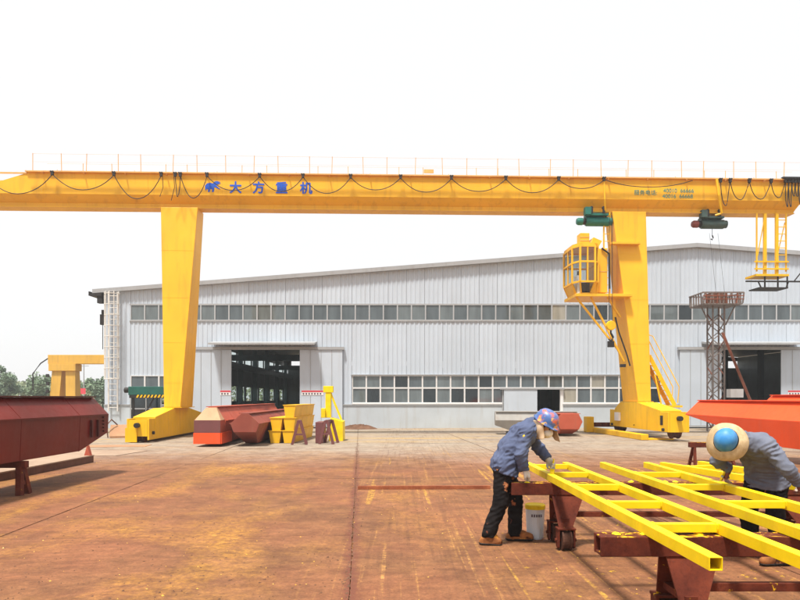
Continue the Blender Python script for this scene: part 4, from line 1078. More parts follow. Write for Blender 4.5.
for k in range(5):
    for q in (-0.92, 0.92): MB().bar((q,-0.5+0.25*k,HM+0.05),(q,-0.45+0.25*k,HM+0.55),0.05,0.05).build('head_post','mast_steel',ms)
for q in (-0.92, 0.92): MB().box((q-0.03,-0.67,HM+0.525),(q+0.03,0.67,HM+0.575)).build('head_rail','mast_steel',ms)
for q in (0.22, 0.38): MB().box((-0.95,-0.735,HM+q),(0.95,-0.705,HM+q+0.04)).build('head_rail','mast_rust',ms)
MB().box((-0.35,-0.3,HM+0.051),(0.4,0.3,HM+0.62)).build('winch_box','brown_steel',ms)
for yy in (-0.7, 0.7): MB().box((-0.95,yy-0.03,HM+0.52),(0.95,yy+0.03,HM+0.58)).build('head_rail','mast_steel',ms)
for q in (-1, 1): MB().bar((q*0.36,-0.2,HM-0.9),(q*0.8,-0.2,HM),0.05,0.05).build('head_brace','mast_steel',ms)
MB().bar((0.1,-0.45,4.6),(1.35,-1.6,0.0),0.10,0.10).build('back_stay','mast_rust',ms)
for xx in (0.05, 0.45): MB().cyl((xx,0,HM+0.3),(xx-0.25,0.2,9.4),0.006,5).build('guy_cable','black_steel',ms)
MB().box((0.55,-0.3,1.6),(1.15,0.1,2.0)).build('control_box','frame_white',ms)

# ------------------------------------------------------------------ far left: second gantry, trees, poles
fg = thing('gantry_crane', 'small faded yellow gantry crane far off beyond the workshop corner', 'crane', (-27.0, 50.0, 0))
MB().box((-0.3,-0.4,4.25),(10.2,0.4,4.95)).build('girder','old_yellow',fg,bevel=0.02)
MB().box((-0.2,-0.5,3.7),(1.9,0.5,4.245)).build('knee','old_yellow',fg,bevel=0.02)
for dx0, dx1 in ((0.0,-0.25),(1.05,1.15)):
    MB().hexa([(dx1,-0.5,0),(dx1+0.75,-0.5,0),(dx1+0.75,0.5,0),(dx1,0.5,0)],[(dx0,-0.35,3.7),(dx0+0.75,-0.35,3.7),(dx0+0.75,0.35,3.7),(dx0,0.35,3.7)]).build('leg','old_yellow',fg)
MB().hexa([(9.0,-0.5,0),(9.6,-0.5,0),(9.6,0.5,0),(9.0,0.5,0)],[(8.9,-0.35,4.25),(9.7,-0.35,4.25),(9.7,0.35,4.25),(8.9,0.35,4.25)]).build('leg','old_yellow',fg)
MB().tube([(-0.3,-0.3,4.7),(-0.9,-0.3,4.3),(-1.5,-0.3,3.5),(-1.5,-0.3,2.2)],0.05,5).build('cable','black_steel',fg)
MB().bar((-1.5,-0.3,2.6),(-0.1,-0.3,2.6),0.05,0.05).build('cable_arm','black_steel',fg)
for zz in (3.2, 2.6, 2.0): MB().box((-0.35,-0.6,zz),(-0.15,-0.45,zz+0.25)).build('cable_clip','black_steel',fg)

def tree(label, x, y, h, rad, mat, seed, trunk_h=None, n=2600, leaf=0.22):
    r = random.Random(seed)
    t = thing('yard_tree', label, 'tree', (x, y, 0), 0, 'trees beyond the yard')
    th = trunk_h or h*0.35
    tk = MB().tube([(0,0,-0.1),(0.05,0,th*0.5),(-0.04,0.05,th),(0.02,0,h*0.8)],[0.20,0.16,0.12,0.04],8)
    clumps = []
    for k in range(16):
        a = r.uniform(0, 2*math.pi); zz = r.uniform(th*0.8, h*0.93); q = math.sin(math.pi*min(1, max(0.08, (zz-th*0.5)/(h-th*0.5)))) ** 0.7
        rr = rad*q*r.uniform(0.25, 0.85)
        c = Vector((rr*math.cos(a), rr*math.sin(a), zz)); clumps.append((c, r.uniform(0.28, 0.5)*rad))
        tk.tube([(0,0,max(th*0.6, zz-0.9)), c*0.6 + Vector((0,0,zz*0.35)), c],[0.07,0.045,0.015],5)
    tk.build('trunk','bark',t)
    mb = MB(); vs = []; fs = []
    for k in range(n):
        c, s = r.choice(clumps)
        d = Vector((r.gauss(0,1), r.gauss(0,1), r.gauss(0,0.8))).normalized() * s * (r.random() ** 0.45)
        p = c + d; u = Vector((r.gauss(0,1), r.gauss(0,1), r.gauss(0,1))).normalized(); w_ = u.orthogonal().normalized()
        q = leaf*r.uniform(0.6, 1.4); o = len(vs)
        vs += [p-u*q, p-w_*q*0.5, p+u*q, p+w_*q*0.5]; fs.append((o,o+1,o+2,o+3))
    me = bpy.data.meshes.new('crown'); me.from_pydata([tuple(v) for v in vs], [], fs)
    link('crown', me, mat, t)
specs = [(-52.6,85,7.2,2.2,'leaf_dark','dark dense tree at the edge beyond the maroon girder'),
         (-50.5,100,4.4,2.8,'leaf_pale','low pale tree beside the dark dense tree'),
         (-50.0,88,4.0,2.4,'leaf_pale','small pale bushy tree between the low pale tree and the round one'),
         (-45.8,82,5.5,2.5,'leaf_mid','round mid green tree behind the cable of the far gantry'),
         (-43.6,86,4.8,2.2,'leaf_mid','mid green tree half hidden by the far gantry leg'),
         (-40.4,84,5.2,2.2,'leaf_mid','mid green tree right behind the far gantry leg'),
         (-38.6,83,5.0,2.2,'leaf_dark','dark tree beside the thin pole with a red sign'),
         (-42.0,95,6.3,2.6,'leaf_dark','wide dark tree under the far gantry girder'),
         (-36.6,80,4.9,2.2,'leaf_dark','dark green tree close to the caged ladder'),
         (-36.0,72,3.0,1.7,'leaf_pale','short pale tree close to the workshop corner'),
         (-57.5,90,6.0,3.0,'leaf_mid','mid green tree outside the maroon girder end of the yard')]
for i, (x, y, h, rad, mt, lab) in enumerate(specs): tree(lab, x, y, h*0.80, rad*0.92, mt, 20+i, n=3200, leaf=0.17)
hd = MB(); rh = random.Random(9); vs = []; fs = []
for k in range(16000):
    x = rh.uniform(-120, 40); hgt = 4.9 + 1.2*mnoise.noise(Vector((x*0.06, 0, 3))) + 0.7*mnoise.noise(Vector((x*0.3, 2, 0)))
    p = Vector((x, 128 + rh.uniform(-3, 3), abs(rh.random())**0.7*hgt)); u = Vector((rh.gauss(0,1), rh.gauss(0,1), rh.gauss(0,1))).normalized(); w_ = u.orthogonal().normalized(); q = rh.uniform(0.2, 0.5)
    o = len(vs); vs += [p-u*q, p-w_*q*0.6, p+u*q, p+w_*q*0.6]; fs.append((o,o+1,o+2,o+3))
me = bpy.data.meshes.new('far_wood'); me.from_pydata([tuple(v) for v in vs], [], fs)
fw = link('far_wood', me, 'leaf_pale'); fw['kind'] = 'stuff'; fw['label'] = 'hazy far belt of pale green woodland beyond the yard'; fw['category'] = 'woodland'
po = thing('power_pole', 'thin distant pole with a small red sign by the far gantry leg', 'pole', (-32.6, 66, 0))
MB().cyl((0,0,0),(0,0,5.3),0.07,8,0.05).bar((-0.5,0,4.9),(0.5,0,4.9),0.06,0.06).build('post','trim_grey',po)
MB().box((-0.75,-0.06,2.0),(0.2,-0.03,2.6)).build('sign_plate','sign_red',po)

# ------------------------------------------------------------------ wheeled trestles and ladder frames
def trestle(label, y, x0=1.2, x1=4.75):
    t = thing('wheeled_trestle', label, 'trestle', (0, y, 0), 0, 'rusty wheeled trestles under the ladder frames')
    zt = 0.70
    # two channels back to back leave a hollow end
    MB().box((x0,-0.075,zt-0.13),(x1,-0.055,zt)).box((x0,0.055,zt-0.13),(x1,0.075,zt)).box((x0+0.005,-0.055,zt-0.02),(x1-0.005,0.055,zt-0.002)).box((x0+0.005,-0.055,zt-0.128),(x1-0.005,0.055,zt-0.11)).build('top_beam','trestle_beam',t,bevel=0.006)
    rl = random.Random(int(y*10))
    lm = MB()
    for k in range(14):         # hardened paint lumps on the beam
        xx = rl.uniform(x0+0.05, x1-0.6); lm.lathe([(0.001,0),(0.02+0.02*rl.random(),0.001),(0.012,0.012),(0.001,0.016)],(xx,rl.uniform(-0.05,0.05),zt),7)
    o = lm.build('paint_lumps','fresh_yellow',t); o['kind'] = 'stuff'
    for xc, s in ((x0+0.53, 1), (x1-0.53, -1)):
        for sy in (-1, 1):
            yb = sy*0.20; yt = sy*0.055
            # gusset plate, broad at the beam, narrow at the wheel fork
            bt = [(xc-0.06,yb-0.008,0.25),(xc+0.08,yb-0.008,0.25),(xc+0.08,yb+0.008,0.25),(xc-0.06,yb+0.008,0.25)]
            tpp = [(xc-0.10 if s > 0 else xc-0.24,yt-0.008,zt-0.131),(xc+0.24 if s > 0 else xc+0.10,yt-0.008,zt-0.131),(xc+0.24 if s > 0 else xc+0.10,yt+0.008,zt-0.131),(xc-0.10 if s > 0 else xc-0.24,yt+0.008,zt-0.131)]
            MB().hexa(bt, tpp).build('gusset_plate','trestle_rust',t)
            # fork with wheel
            fk = MB().box((xc-0.085,yb-0.06,0.235),(xc+0.105,yb+0.06,0.255))
            for sx in (-0.07, 0.09):
                fk.prism([(xc+sx-0.010,yb-0.055,0.235),(xc+sx-0.010,yb+0.055,0.235),(xc+sx-0.010,yb+0.05,0.06),(xc+sx-0.010,yb,0.035),(xc+sx-0.010,yb-0.05,0.06)],(0.02,0,0))
            f = fk.build('wheel_fork','trestle_rust',t,bevel=0.004)
            MB().lathe([(0.02,-0.05),(0.105,-0.05),(0.105,-0.035),(0.092,-0.03),(0.092,0.03),(0.105,0.035),(0.105,0.05),(0.02,0.05)],(xc+0.01,yb,0.105+GZ),22,'x').build('wheel','wheel_rust',f)
            MB().cyl((xc-0.10,yb,0.105+GZ),(xc+0.12,yb,0.105+GZ),0.018,8).build('axle_pin','trestle_rust',f)
        MB().box((xc-0.03,-0.185,0.30),(xc+0.05,0.185,0.345)).build('cross_tie','trestle_rust',t)
    MB().box((x0+0.60,-0.025,0.33),(x1-0.60,0.025,0.385)).build('stretcher','trestle_rust',t,bevel=0.004)
    return t
trestle('rusty wheeled trestle beside the worker in blue, with hollow beam end', 6.85, 1.18)
trestle('rusty wheeled trestle under the cut rail ends of the ladder frames', 4.22, 1.30)
def ladder(label, xa, xb, ya, yb, z, rungs, rz=0.0, cx=0, cy=0, extra_a=0.0):
    """two square rails along y and cross bars; built in its own frame"""
    t = thing('ladder_frame', label, 'ladder frame', (cx, cy, z), rz, 'yellow ladder frames on the trestles')
    hw = 0.035
    for k, xx in enumerate((xa, xb)):
        mb = MB(); L0, L1 = ya - (extra_a if k == 0 else 0), yb
        a, c = 0.036, 0.030
        sec = lambda s, yy: [(xx-s,yy,a-s),(xx+s,yy,a-s),(xx+s,yy,a+s),(xx-s,yy,a+s)]
        # hollow square tube
        mb.loft([sec(c,L0+0.25), sec(c,L0), sec(a,L0), sec(a,L1), sec(c,L1), sec(c,L1-0.25)], cap=True)
        mb.build('rail','fresh_yellow',t,bevel=0.004)
    rm_ = None
    for yy in rungs:
        cb = MB().box((xa+0.037,yy-0.03,0.012),(xb-0.037,yy+0.03,0.069)).build('cross_bar','fresh_yellow',t,bevel=0.003)
        for xw in (xa+0.040, xb-0.040):
            lp = [(xw, yy+0.031*c_+0.002*math.sin(3*i_), 0.0405+0.030*s_) for i_, (c_, s_) in enumerate([(-1,-1),(-1,0),(-1,1),(0,1),(1,1),(1,0),(1,-1)])]
            MB().tube(lp, [0.006,0.0075,0.006,0.008,0.006,0.0075,0.006], 5).build('weld_bead','fresh_yellow',cb,smooth=True)
    return t
ZL = 0.702
ladder('yellow square tube ladder frame being painted by the worker in blue', 1.64, 2.13, 2.9, 8.25, ZL, [4.24, 5.15, 6.15, 7.15, 8.0], extra_a=-0.42)
ladder('yellow square tube ladder frame lying between the other two frames', 2.50, 3.06, 2.6, 8.3, ZL, [3.3, 4.2, 5.2, 6.2, 7.2], rz=R(-0.8))
ladder('yellow square tube ladder frame lying askew behind the worker in straw hat', 0, 0.56, -4.6, 0, ZL, [-0.45, -1.35, -2.3, -3.3, -4.2], rz=R(13.5), cx=3.38, cy=8.25)

# bucket
bk = thing('paint_bucket', 'white paint bucket with yellow rim standing behind the leg of the worker in blue', 'bucket', (1.52, 7.2, GZ))
MB().lathe([(0.02,0.0),(0.085,0.0),(0.092,0.02),(0.107,0.34),(0.100,0.34),(0.085,0.03),(0.02,0.03)],(0,0,0),24).build('pail','bucket_white',bk,smooth=False)
MB().lathe([(0.100,0.335),(0.112,0.335),(0.114,0.375),(0.108,0.385),(0.098,0.38)],(0,0,0),24).build('rim','fresh_yellow',bk)
lb = MB()
for k in range(5):
    a = R(-120+14*k); rr = 0.1065
    lb.box((rr*math.cos(a)-0.008, rr*math.sin(a)-0.004, 0.255),(rr*math.cos(a)+0.008, rr*math.sin(a)+0.003, 0.285))
o = lb.build('print','print_dark',bk); o['kind'] = 'stuff'
MB().lathe([(0.002,0.30),(0.099,0.302),(0.099,0.306),(0.002,0.308)],(0,0,0),24).build('paint_fill','fresh_yellow',bk)

# ------------------------------------------------------------------ people (distance fields meshed with surface nets)
def V(*a): return np.array(a, dtype=np.float32)
class Field:
    def __init__(s, lo, hi, h):
        s.lo = np.array(lo, np.float32); s.h = h
        s.n = np.ceil((np.array(hi) - np.array(lo)) / h).astype(int) + 1
        s.f = np.full(s.n, 1.0, np.float32)
    def _sub(s, lo, hi):
        i0 = np.clip(np.floor((lo - s.lo) / s.h).astype(int), 0, s.n); i1 = np.clip(np.ceil((hi - s.lo) / s.h).astype(int) + 1, 0, s.n)
        ax = [s.lo[k] + s.h * np.arange(i0[k], i1[k], dtype=np.float32) for k in range(3)]
        P = np.stack(np.meshgrid(*ax, indexing='ij'), -1)
        return tuple(slice(i0[k], i1[k]) for k in range(3)), P
    def _merge(s, sl, d, k):
        o = s.f[sl]
        if k > 0:
            hh = np.clip(0.5 + 0.5 * (o - d) / k, 0, 1); s.f[sl] = o + (d - o) * hh - k * hh * (1 - hh)
        else: s.f[sl] = np.minimum(o, d)
    def cap(s, a, b, ra, rb=None, k=0.02):
        rb = ra if rb is None else rb; a = V(*a); b = V(*b); m = max(ra, rb) + k * 2 + 0.03
        sl, P = s._sub(np.minimum(a, b) - m, np.maximum(a, b) + m)
        if P.size == 0: return s
        ab = b - a; t = np.clip(((P - a) @ ab) / max(1e-9, float(ab @ ab)), 0, 1)
        d = np.linalg.norm(P - a - t[..., None] * ab, axis=-1) - (ra + (rb - ra) * t)
        s._merge(sl, d, k); return s
    def ell(s, c, frame, r, k=0.02):
        c = V(*c); m = max(r) + k * 2 + 0.03
        sl, P = s._sub(c - m, c + m); q = P - c
        e = np.stack([(q @ V(*frame[i])) / r[i] for i in range(3)], -1)
        d = (np.linalg.norm(e, axis=-1) - 1) * min(r)
        s._merge(sl, d, k); return s
    def cut(s, p, n):
        """remove the half space on the side n points to"""
        ax = [s.lo[k] + s.h * np.arange(s.n[k], dtype=np.float32) for k in range(3)]
        p = V(*p); n = V(*n); n = n / np.linalg.norm(n)
        d = (ax[0][:,None,None]-p[0])*n[0] + (ax[1][None,:,None]-p[1])*n[1] + (ax[2][None,None,:]-p[2])*n[2]
        s.f = np.maximum(s.f, d); return s
    def cut_local(s, p, n, r):
        p = V(*p); sl, P = s._sub(p - r, p + r); n = V(*n); n = n / np.linalg.norm(n)
        q = P - p; d = q @ n; inside = np.linalg.norm(q, axis=-1) < r
        s.f[sl] = np.where(inside, np.maximum(s.f[sl], d), s.f[sl]); return s
    def mesh(s, name, wrinkle=0.0, seed=0.0, wf=14.0):
        f = s.f; f = np.pad(f, 1, constant_values=1.0); lo = s.lo - s.h
        ins = f < 0
        c = [ins[i:ins.shape[0]-1+i, j:ins.shape[1]-1+j, k:ins.shape[2]-1+k] for i in (0,1) for j in (0,1) for k in (0,1)]
        cnt = sum(x.astype(np.int8) for x in c); act = (cnt > 0) & (cnt < 8)
        idx = -np.ones(act.shape, np.int64); cells = np.argwhere(act); idx[act] = np.arange(len(cells))
        acc = np.zeros((len(cells), 3)); num = np.zeros(len(cells))
        offs = [(i,j,k) for i in (0,1) for j in (0,1) for k in (0,1)]
        vals = np.stack([f[cells[:,0]+o[0], cells[:,1]+o[1], cells[:,2]+o[2]] for o in offs], 1)
        for a in range(8):
            for b in range(a+1, 8):
                if sum(abs(offs[a][q]-offs[b][q]) for q in range(3)) != 1: continue
                va, vb = vals[:,a], vals[:,b]; m = (va < 0) != (vb < 0)
                t = np.where(m, va / np.where(m, va - vb, 1), 0)
                p = np.array(offs[a]) + t[:,None] * (np.array(offs[b]) - np.array(offs[a]))
                acc[m] += p[m]; num[m] += 1
        verts = lo + s.h * (cells + acc / num[:,None])
        quads = []
        for axis in range(3):
            sl0 = [slice(None)]*3; sl1 = [slice(None)]*3; sl0[axis] = slice(0,-1); sl1[axis] = slice(1,None)
            ch = ins[tuple(sl0)] != ins[tuple(sl1)]; e = np.argwhere(ch)
            u, w = [(1,2),(2,0),(0,1)][axis]
            ok = (e[:,u] > 0) & (e[:,w] > 0) & (e[:,u] < f.shape[u]-1) & (e[:,w] < f.shape[w]-1); e = e[ok]
            inside0 = ins[tuple(e.T)]
            def cell(du, dw):
                q = e.copy(); q[:,u] -= du; q[:,w] -= dw; return idx[tuple(q.T)]
            q = np.stack([cell(1,1), cell(0,1), cell(0,0), cell(1,0)], 1)
            q[~inside0] = q[~inside0][:, ::-1]; quads.append(q)
        faces = np.concatenate(quads); faces = faces[(faces >= 0).all(1)]
        me = bpy.data.meshes.new(name); me.from_pydata(verts.tolist(), [], faces.tolist()); me.update()
        if wrinkle > 0:
            nr = np.zeros(len(verts)*3, np.float32); me.vertices.foreach_get('normal', nr); nr = nr.reshape(-1,3)
            out = verts.copy()
            for i in range(len(verts)):
                p = Vector(verts[i]); w0 = mnoise.noise(p*5 + Vector((seed, 0, 0)))
                # long folds: noise squeezed across and stretched along a slanting direction
                q = Vector(((p.x + 0.5*p.z)*wf*0.45 + seed, (p.y - 0.25*p.z)*wf*0.55 + w0, (p.z - 0.55*p.x)*wf*1.25 + 0.8*w0))
                a = 1 - 2.2*abs(mnoise.noise(q)); b = mnoise.noise(q*1.9 + Vector((5,1,2)))
                out[i] += nr[i] * wrinkle * (0.75*a - 0.3 + 0.45*b) * (0.65 + 0.7*abs(w0))
            me.vertices.foreach_set('co', out.astype(np.float32).ravel()); me.update()
        for p in me.polygons: p.use_smooth = True
        return me

def vn(v): v = np.array(v, float); return v / np.linalg.norm(v)
def add_hand(F, wrist, d, n, thick=1.0, curl=0.9, side=1, k=0.006):
    """d along the hand, n the way the fingers curl, thumb on the +side of d x n"""
    w = np.array(wrist, float); d = vn(d); n = np.array(n, float); n = vn(n - d*(n @ d)); s = np.cross(d, n) * side
    for i, (lat, ln) in enumerate(((0.030,0.92),(0.010,1.0),(-0.010,0.95),(-0.029,0.78))):
        base = w + d*0.020 + s*lat*0.6; kn = w + d*(0.088 - 0.006*abs(i-1)) + s*lat
        F.cap(base, kn, 0.016*thick, 0.0125*thick, 0.010)
        p = kn; ang = curl*0.55
        for L, inc in ((0.042*ln, curl*0.7), (0.028*ln, curl*0.6), (0.021*ln, 0)):
            dd = d*math.cos(ang) + n*math.sin(ang); q = p + dd*L
            F.cap(p, q, 0.0105*thick, 0.0095*thick, 0.003); p = q; ang += inc
    p0 = w + d*0.022 + s*0.022; p1 = p0 + vn(d*0.65 + s*0.62 + n*0.35)*0.046; p2 = p1 + vn(d*0.85 + s*0.05 + n*0.65)*0.034
    F.cap(p0, p1, 0.0145*thick, 0.0115*thick, 0.008); F.cap(p1, p2, 0.0115*thick, 0.0095*thick, 0.003)

def person(label, loc, P, jacket, trousers, glove, wr_seed, hem_drop=0.10):
    t = thing('person', label, 'person', loc)
    pel, sp, ch, nb, hd = (np.array(P[k], float) for k in ('pelvis','spine','chest','neck','head'))
    lat = vn(P['lat'])                 # towards the person's left, horizontal
    sh = {s: np.array(P['sh'+s], float) for s in 'lr'}; el = {s: np.array(P['el'+s], float) for s in 'lr'}
    wr = {s: np.array(P['wr'+s], float) for s in 'lr'}; hip = {s: np.array(P['hip'+s], float) for s in 'lr'}
    kn = {s: np.array(P['kn'+s], float) for s in 'lr'}; an = {s: np.array(P['an'+s], float) for s in 'lr'}; to = {s: np.array(P['to'+s], float) for s in 'lr'}
    u = vn(P['hup']); f = np.array(P['hfw'], float); f = vn(f - u*(f @ u)); l = np.cross(u, f)
    pts = np.array([pel, sp, ch, nb, hd] + [d[s] for d in (sh, el, wr, hip, kn, an, to) for s in 'lr'])
    lo, hi = pts.min(0) - 0.24, pts.max(0) + 0.24; lo[2] = -0.03
    # body
    F = Field(lo, hi, 0.009)
    for s in (-1, 1):
        F.cap(pel + lat*s*0.07, sp + lat*s*0.06, 0.095, 0.09, 0.05); F.cap(sp + lat*s*0.06, ch + lat*s*0.08, 0.09, 0.10, 0.05)
        F.cap(ch + lat*s*0.07, nb, 0.09, 0.06, 0.04)
    F.cap(nb, hd - u*0.03, 0.056, 0.054, 0.03)
    for s in 'lr':
        F.cap(ch, sh[s], 0.08, 0.06, 0.04); F.cap(sh[s], el[s], 0.054, 0.042, 0.03); F.cap(el[s], wr[s], 0.042, 0.028, 0.02)
        F.cap(hip[s], kn[s], 0.085, 0.058, 0.03); F.cap(kn[s], an[s], 0.058, 0.036, 0.02); F.cap(an[s], to[s], 0.042, 0.03, 0.02)
        add_hand(F, wr[s], P['hd'+s], P['hn'+s], 0.95, P.get('curl'+s, 0.9), 1 if s == 'l' else -1, 0.006)
    fr = (f, l, u)
    F.ell(hd + u*0.02, fr, (0.098, 0.076, 0.108), 0.02); F.cap(hd + f*0.03 - u*0.05, hd + f*0.062 - u*0.092, 0.055, 0.034, 0.025)
    F.cap(hd + f*0.092 + u*0.005, hd + f*0.112 - u*0.032, 0.009, 0.014, 0.010)
    for s in (-1, 1):
        F.ell(hd + l*s*0.077 - f*0.008 - u*0.008, fr, (0.020, 0.010, 0.030), 0.006)
        F.cap(hd + f*0.086 + l*s*0.018 + u*0.026, hd + f*0.078 + l*s*0.048 + u*0.024, 0.010, 0.009, 0.008)
    F.cap(hd + f*0.094 + l*0.02 - u*0.058, hd + f*0.094 - l*0.02 - u*0.058, 0.008, 0.008, 0.008)
    link('body', F.mesh('body'), 'skin', t)
    # eyes
    for s in (-1, 1):
        e = hd + f*0.088 + l*s*0.032 + u*0.008
        MB().lathe([(0.001,-0.010),(0.009,-0.005),(0.010,0.0),(0.009,0.005),(0.001,0.010)], tuple(e), 10).build('eye','hair',t,smooth=True)
    # hair under the hat
    F = Field(hd - 0.17, hd + 0.17, 0.008); F.ell(hd + u*0.026 - f*0.006, fr, (0.104, 0.082, 0.113), 0.0)
    F.cut(hd + f*0.035 + u*0.0, f*0.8 - u*0.6); link('hair', F.mesh('hair', 0.003), 'hair', t)
    # jacket
    F = Field(lo, hi, 0.008)
    hem = pel - np.array([0,0,hem_drop])
    for s in (-1, 1):
        F.cap(hem - (0,0,0.08) + lat*s*0.08, pel + lat*s*0.07, 0.140, 0.128, 0.06); F.cap(pel + lat*s*0.07, sp + lat*s*0.06, 0.125, 0.122, 0.06); F.cap(sp + lat*s*0.06, ch + lat*s*0.08, 0.122, 0.122, 0.06)
        F.cap(ch + lat*s*0.08, nb - (nb-ch)*0.15, 0.112, 0.085, 0.05)
    for s in 'lr':
        F.cap(ch + (sh[s]-ch)*0.4, sh[s], 0.10, 0.080, 0.05); F.cap(sh[s], el[s], 0.076, 0.064, 0.03); F.cap(el[s], wr[s], 0.064, 0.050, 0.02)
    F.cap(nb, nb + (hd-nb)*0.25, 0.082, 0.078, 0.015)
    for s in 'lr': F.cut_local(wr[s] + (wr[s]-el[s])*0.02, wr[s]-el[s], 0.075)
    F.cut(hem, -(vn(sp - pel)*0.6 + np.array([0,0,0.4])))
    jk = link('jacket', F.mesh('jacket', 0.020, wr_seed, 15.0), jacket, t)
    # trousers
    F = Field(lo, hi, 0.008)
    F.cap(hip['l'], hip['r'], 0.098, 0.098, 0.04)
    for s in 'lr':
        F.cap(hip[s] - (0,0,0.03), kn[s], 0.100, 0.080, 0.03); F.cap(kn[s], an[s] + (0,0,0.0), 0.082, 0.074, 0.02)
        F.cut_local(an[s] - (0,0,0.03), (0,0,-1), 0.11)
    F.cut(hem + np.array([0,0,0.035]), vn(sp - pel)*0.6 + np.array([0,0,0.4]))
    link('trousers', F.mesh('trousers', 0.012, wr_seed+3), trousers, t)
    # boots
    for s in 'lr':
        a, q = an[s], to[s]; dd = vn((q-a)*(1,1,0))
        heel = a - dd*0.055; heel[2] = max(0.03, q[2])
        F = Field(np.minimum(np.minimum(a,q),heel)-0.12, np.maximum(np.maximum(a,q),heel)+0.12, 0.007)
        F.cap(a + (0,0,0.02), (a+heel)/2, 0.052, 0.048, 0.02); F.cap(heel, q, 0.046, 0.040, 0.03); F.cap((a+q)/2 + (0,0,0.012), q + (0,0,0.006), 0.045, 0.040, 0.02)
        if q[2] < 0.07 and P.get('lift') != s: F.cut((0,0,0.004), (0,0,-1))
        bt = link('boot', F.mesh('boot', 0.004, wr_seed), 'boot_tan', t)
        G = Field(np.minimum(a,heel)-0.3, np.maximum(q,heel)+0.3, 0.007); z0 = heel[2]-0.024 if P.get('lift') == s else 0.012
        hz, qz = heel.copy(), q.copy(); hz[2] = z0 + 0.028; qz[2] = (0.030 if P.get('lift') == s else hz[2])
        G.cap(hz, qz, 0.052, 0.047, 0.0)
        nn = np.cross(np.cross(qz-hz, (0,0,1.0)), qz-hz); nn = nn/np.linalg.norm(nn)*(1 if nn[2] > 0 else -1)
        G.cut(hz - nn*0.012, nn); G.cut(hz - nn*0.034, -nn); link('sole', G.mesh('sole'), 'rubber', bt)
    # gloves
    for s in 'lr':
        F = Field(wr[s]-0.22, wr[s]+0.22, 0.0055)
        F.cap(wr[s] - vn(wr[s]-el[s])*0.035, wr[s] + np.array(vn(P['hd'+s]))*0.02, 0.040, 0.030, 0.01)
        add_hand(F, wr[s], P['hd'+s], P['hn'+s], 1.18, P.get('curl'+s, 0.9), 1 if s == 'l' else -1, 0.004)
        link('glove', F.mesh('glove', 0.002, wr_seed), glove, t)
    return t, hd, f, l, u

def frame_pts(c, f, l, u, prof, n=28, open_half=None, a0=0.0):
    """rings around u: prof of (radius_f, radius_l, height)"""
    rings = []
    for rf_, rl_, h in prof:
        rings.append([Vector(c + f*rf_*math.cos(2*math.pi*k/n) + l*rl_*math.sin(2*math.pi*k/n) + u*h) for k in range(n)])
    return rings

# --- worker in blue, bent over the frame with a brush
W1 = dict(pelvis=(0.0,0,0.86), spine=(0.08,0,1.03), chest=(0.19,0,1.17), neck=(0.30,0,1.285), head=(0.425,-0.04,1.285), lat=(0,1,0),
    hup=(0.34,-0.42,0.84), hfw=(0.60,-0.45,-0.66),
    shl=(0.27,0.18,1.225), ell=(0.42,0.21,1.01), wrl=(0.50,0.13,0.90), hdl=(0.45,-0.35,-0.55), hnl=(-0.2,-0.75,-0.35), curll=1.15,
    shr=(0.20,-0.19,1.22), elr=(0.13,-0.25,0.97), wrr=(0.175,-0.20,0.815), hdr=(0.55,0.25,-0.62), hnr=(-0.5,0.4,-0.4), curlr=0.8,
    hipr=(-0.03,-0.085,0.82), knr=(-0.06,-0.11,0.46), anr=(-0.19,-0.11,0.115), tor=(-0.09,-0.12,0.035),
    hipl=(0.03,0.085,0.82), knl=(0.135,0.10,0.45), anl=(0.13,0.10,0.085), tol=(0.29,0.08,0.040), lift='r')
w1, hd, f, l, u = person('bent worker in blue jacket and paint-blotched helmet brushing the yellow frame', (1.14, 6.98, GZ), W1, 'jacket_blue','trousers_black','glove', 1.7)
hm_ = MB().loft(frame_pts(hd, f, l, u, [(0.150,0.128,0.045),(0.134,0.114,0.052),(0.131,0.111,0.085),(0.118,0.100,0.130),(0.088,0.075,0.163),(0.045,0.04,0.178),(0.004,0.004,0.181)])).build('helmet','helmet_painted',w1,smooth=True)
MB().loft(frame_pts(hd + f*0.065, f, l, u, [(0.105,0.095,0.036),(0.106,0.096,0.040),(0.085,0.09,0.052),(0.06,0.06,0.053)])).build('peak','helmet_painted',hm_,smooth=True)
F = Field(hd-0.2, hd+0.2, 0.006); F.ell(hd + f*0.070 - u*0.052, (f,l,u), (0.062,0.060,0.058), 0.0); F.cut(hd + f*0.035, -f)
link('dust_mask', F.mesh('dust_mask', 0.003), 'mask_white', w1)
# cloth hanging from the helmet, open towards the face
def cape(c, a_from, a_to, r, z_top, drops, mat, parent, seed):
    mb = MB(); n = 26; rows = 9; vs = []; fs = []
    for i in range(n+1):
        t = i/n; a = a_from + (a_to-a_from)*t
        drop = np.interp(t, np.linspace(0,1,len(drops)), drops)
        for j in range(rows+1):
            q = j/rows; rr = r*(1 + 0.22*q*(1-0.5*q)) + 0.014*q*math.sin(i*1.35+seed) + 0.008*math.sin(i*0.7+j*0.9)
            vs.append((c[0]+rr*math.cos(a)+0.02*q, c[1]+rr*0.92*math.sin(a), c[2]+z_top-drop*q))
    for i in range(n):
        for j in range(rows): k = i*(rows+1)+j; fs.append((k,k+rows+1,k+rows+2,k+1))
    mb.add(vs, fs); o = mb.build('neck_cloth', mat, parent, smooth=True)
    md = o.modifiers.new('thickness','SOLIDIFY'); md.thickness = 0.006
    md = o.modifiers.new('smooth','SUBSURF'); md.levels = 1; md.render_levels = 1
    return o
cape(hd, R(-8), R(252), 0.122, 0.055, [0.25,0.22,0.16,0.17,0.17,0.18,0.21,0.20], 'hood_beige', w1, 0.3)
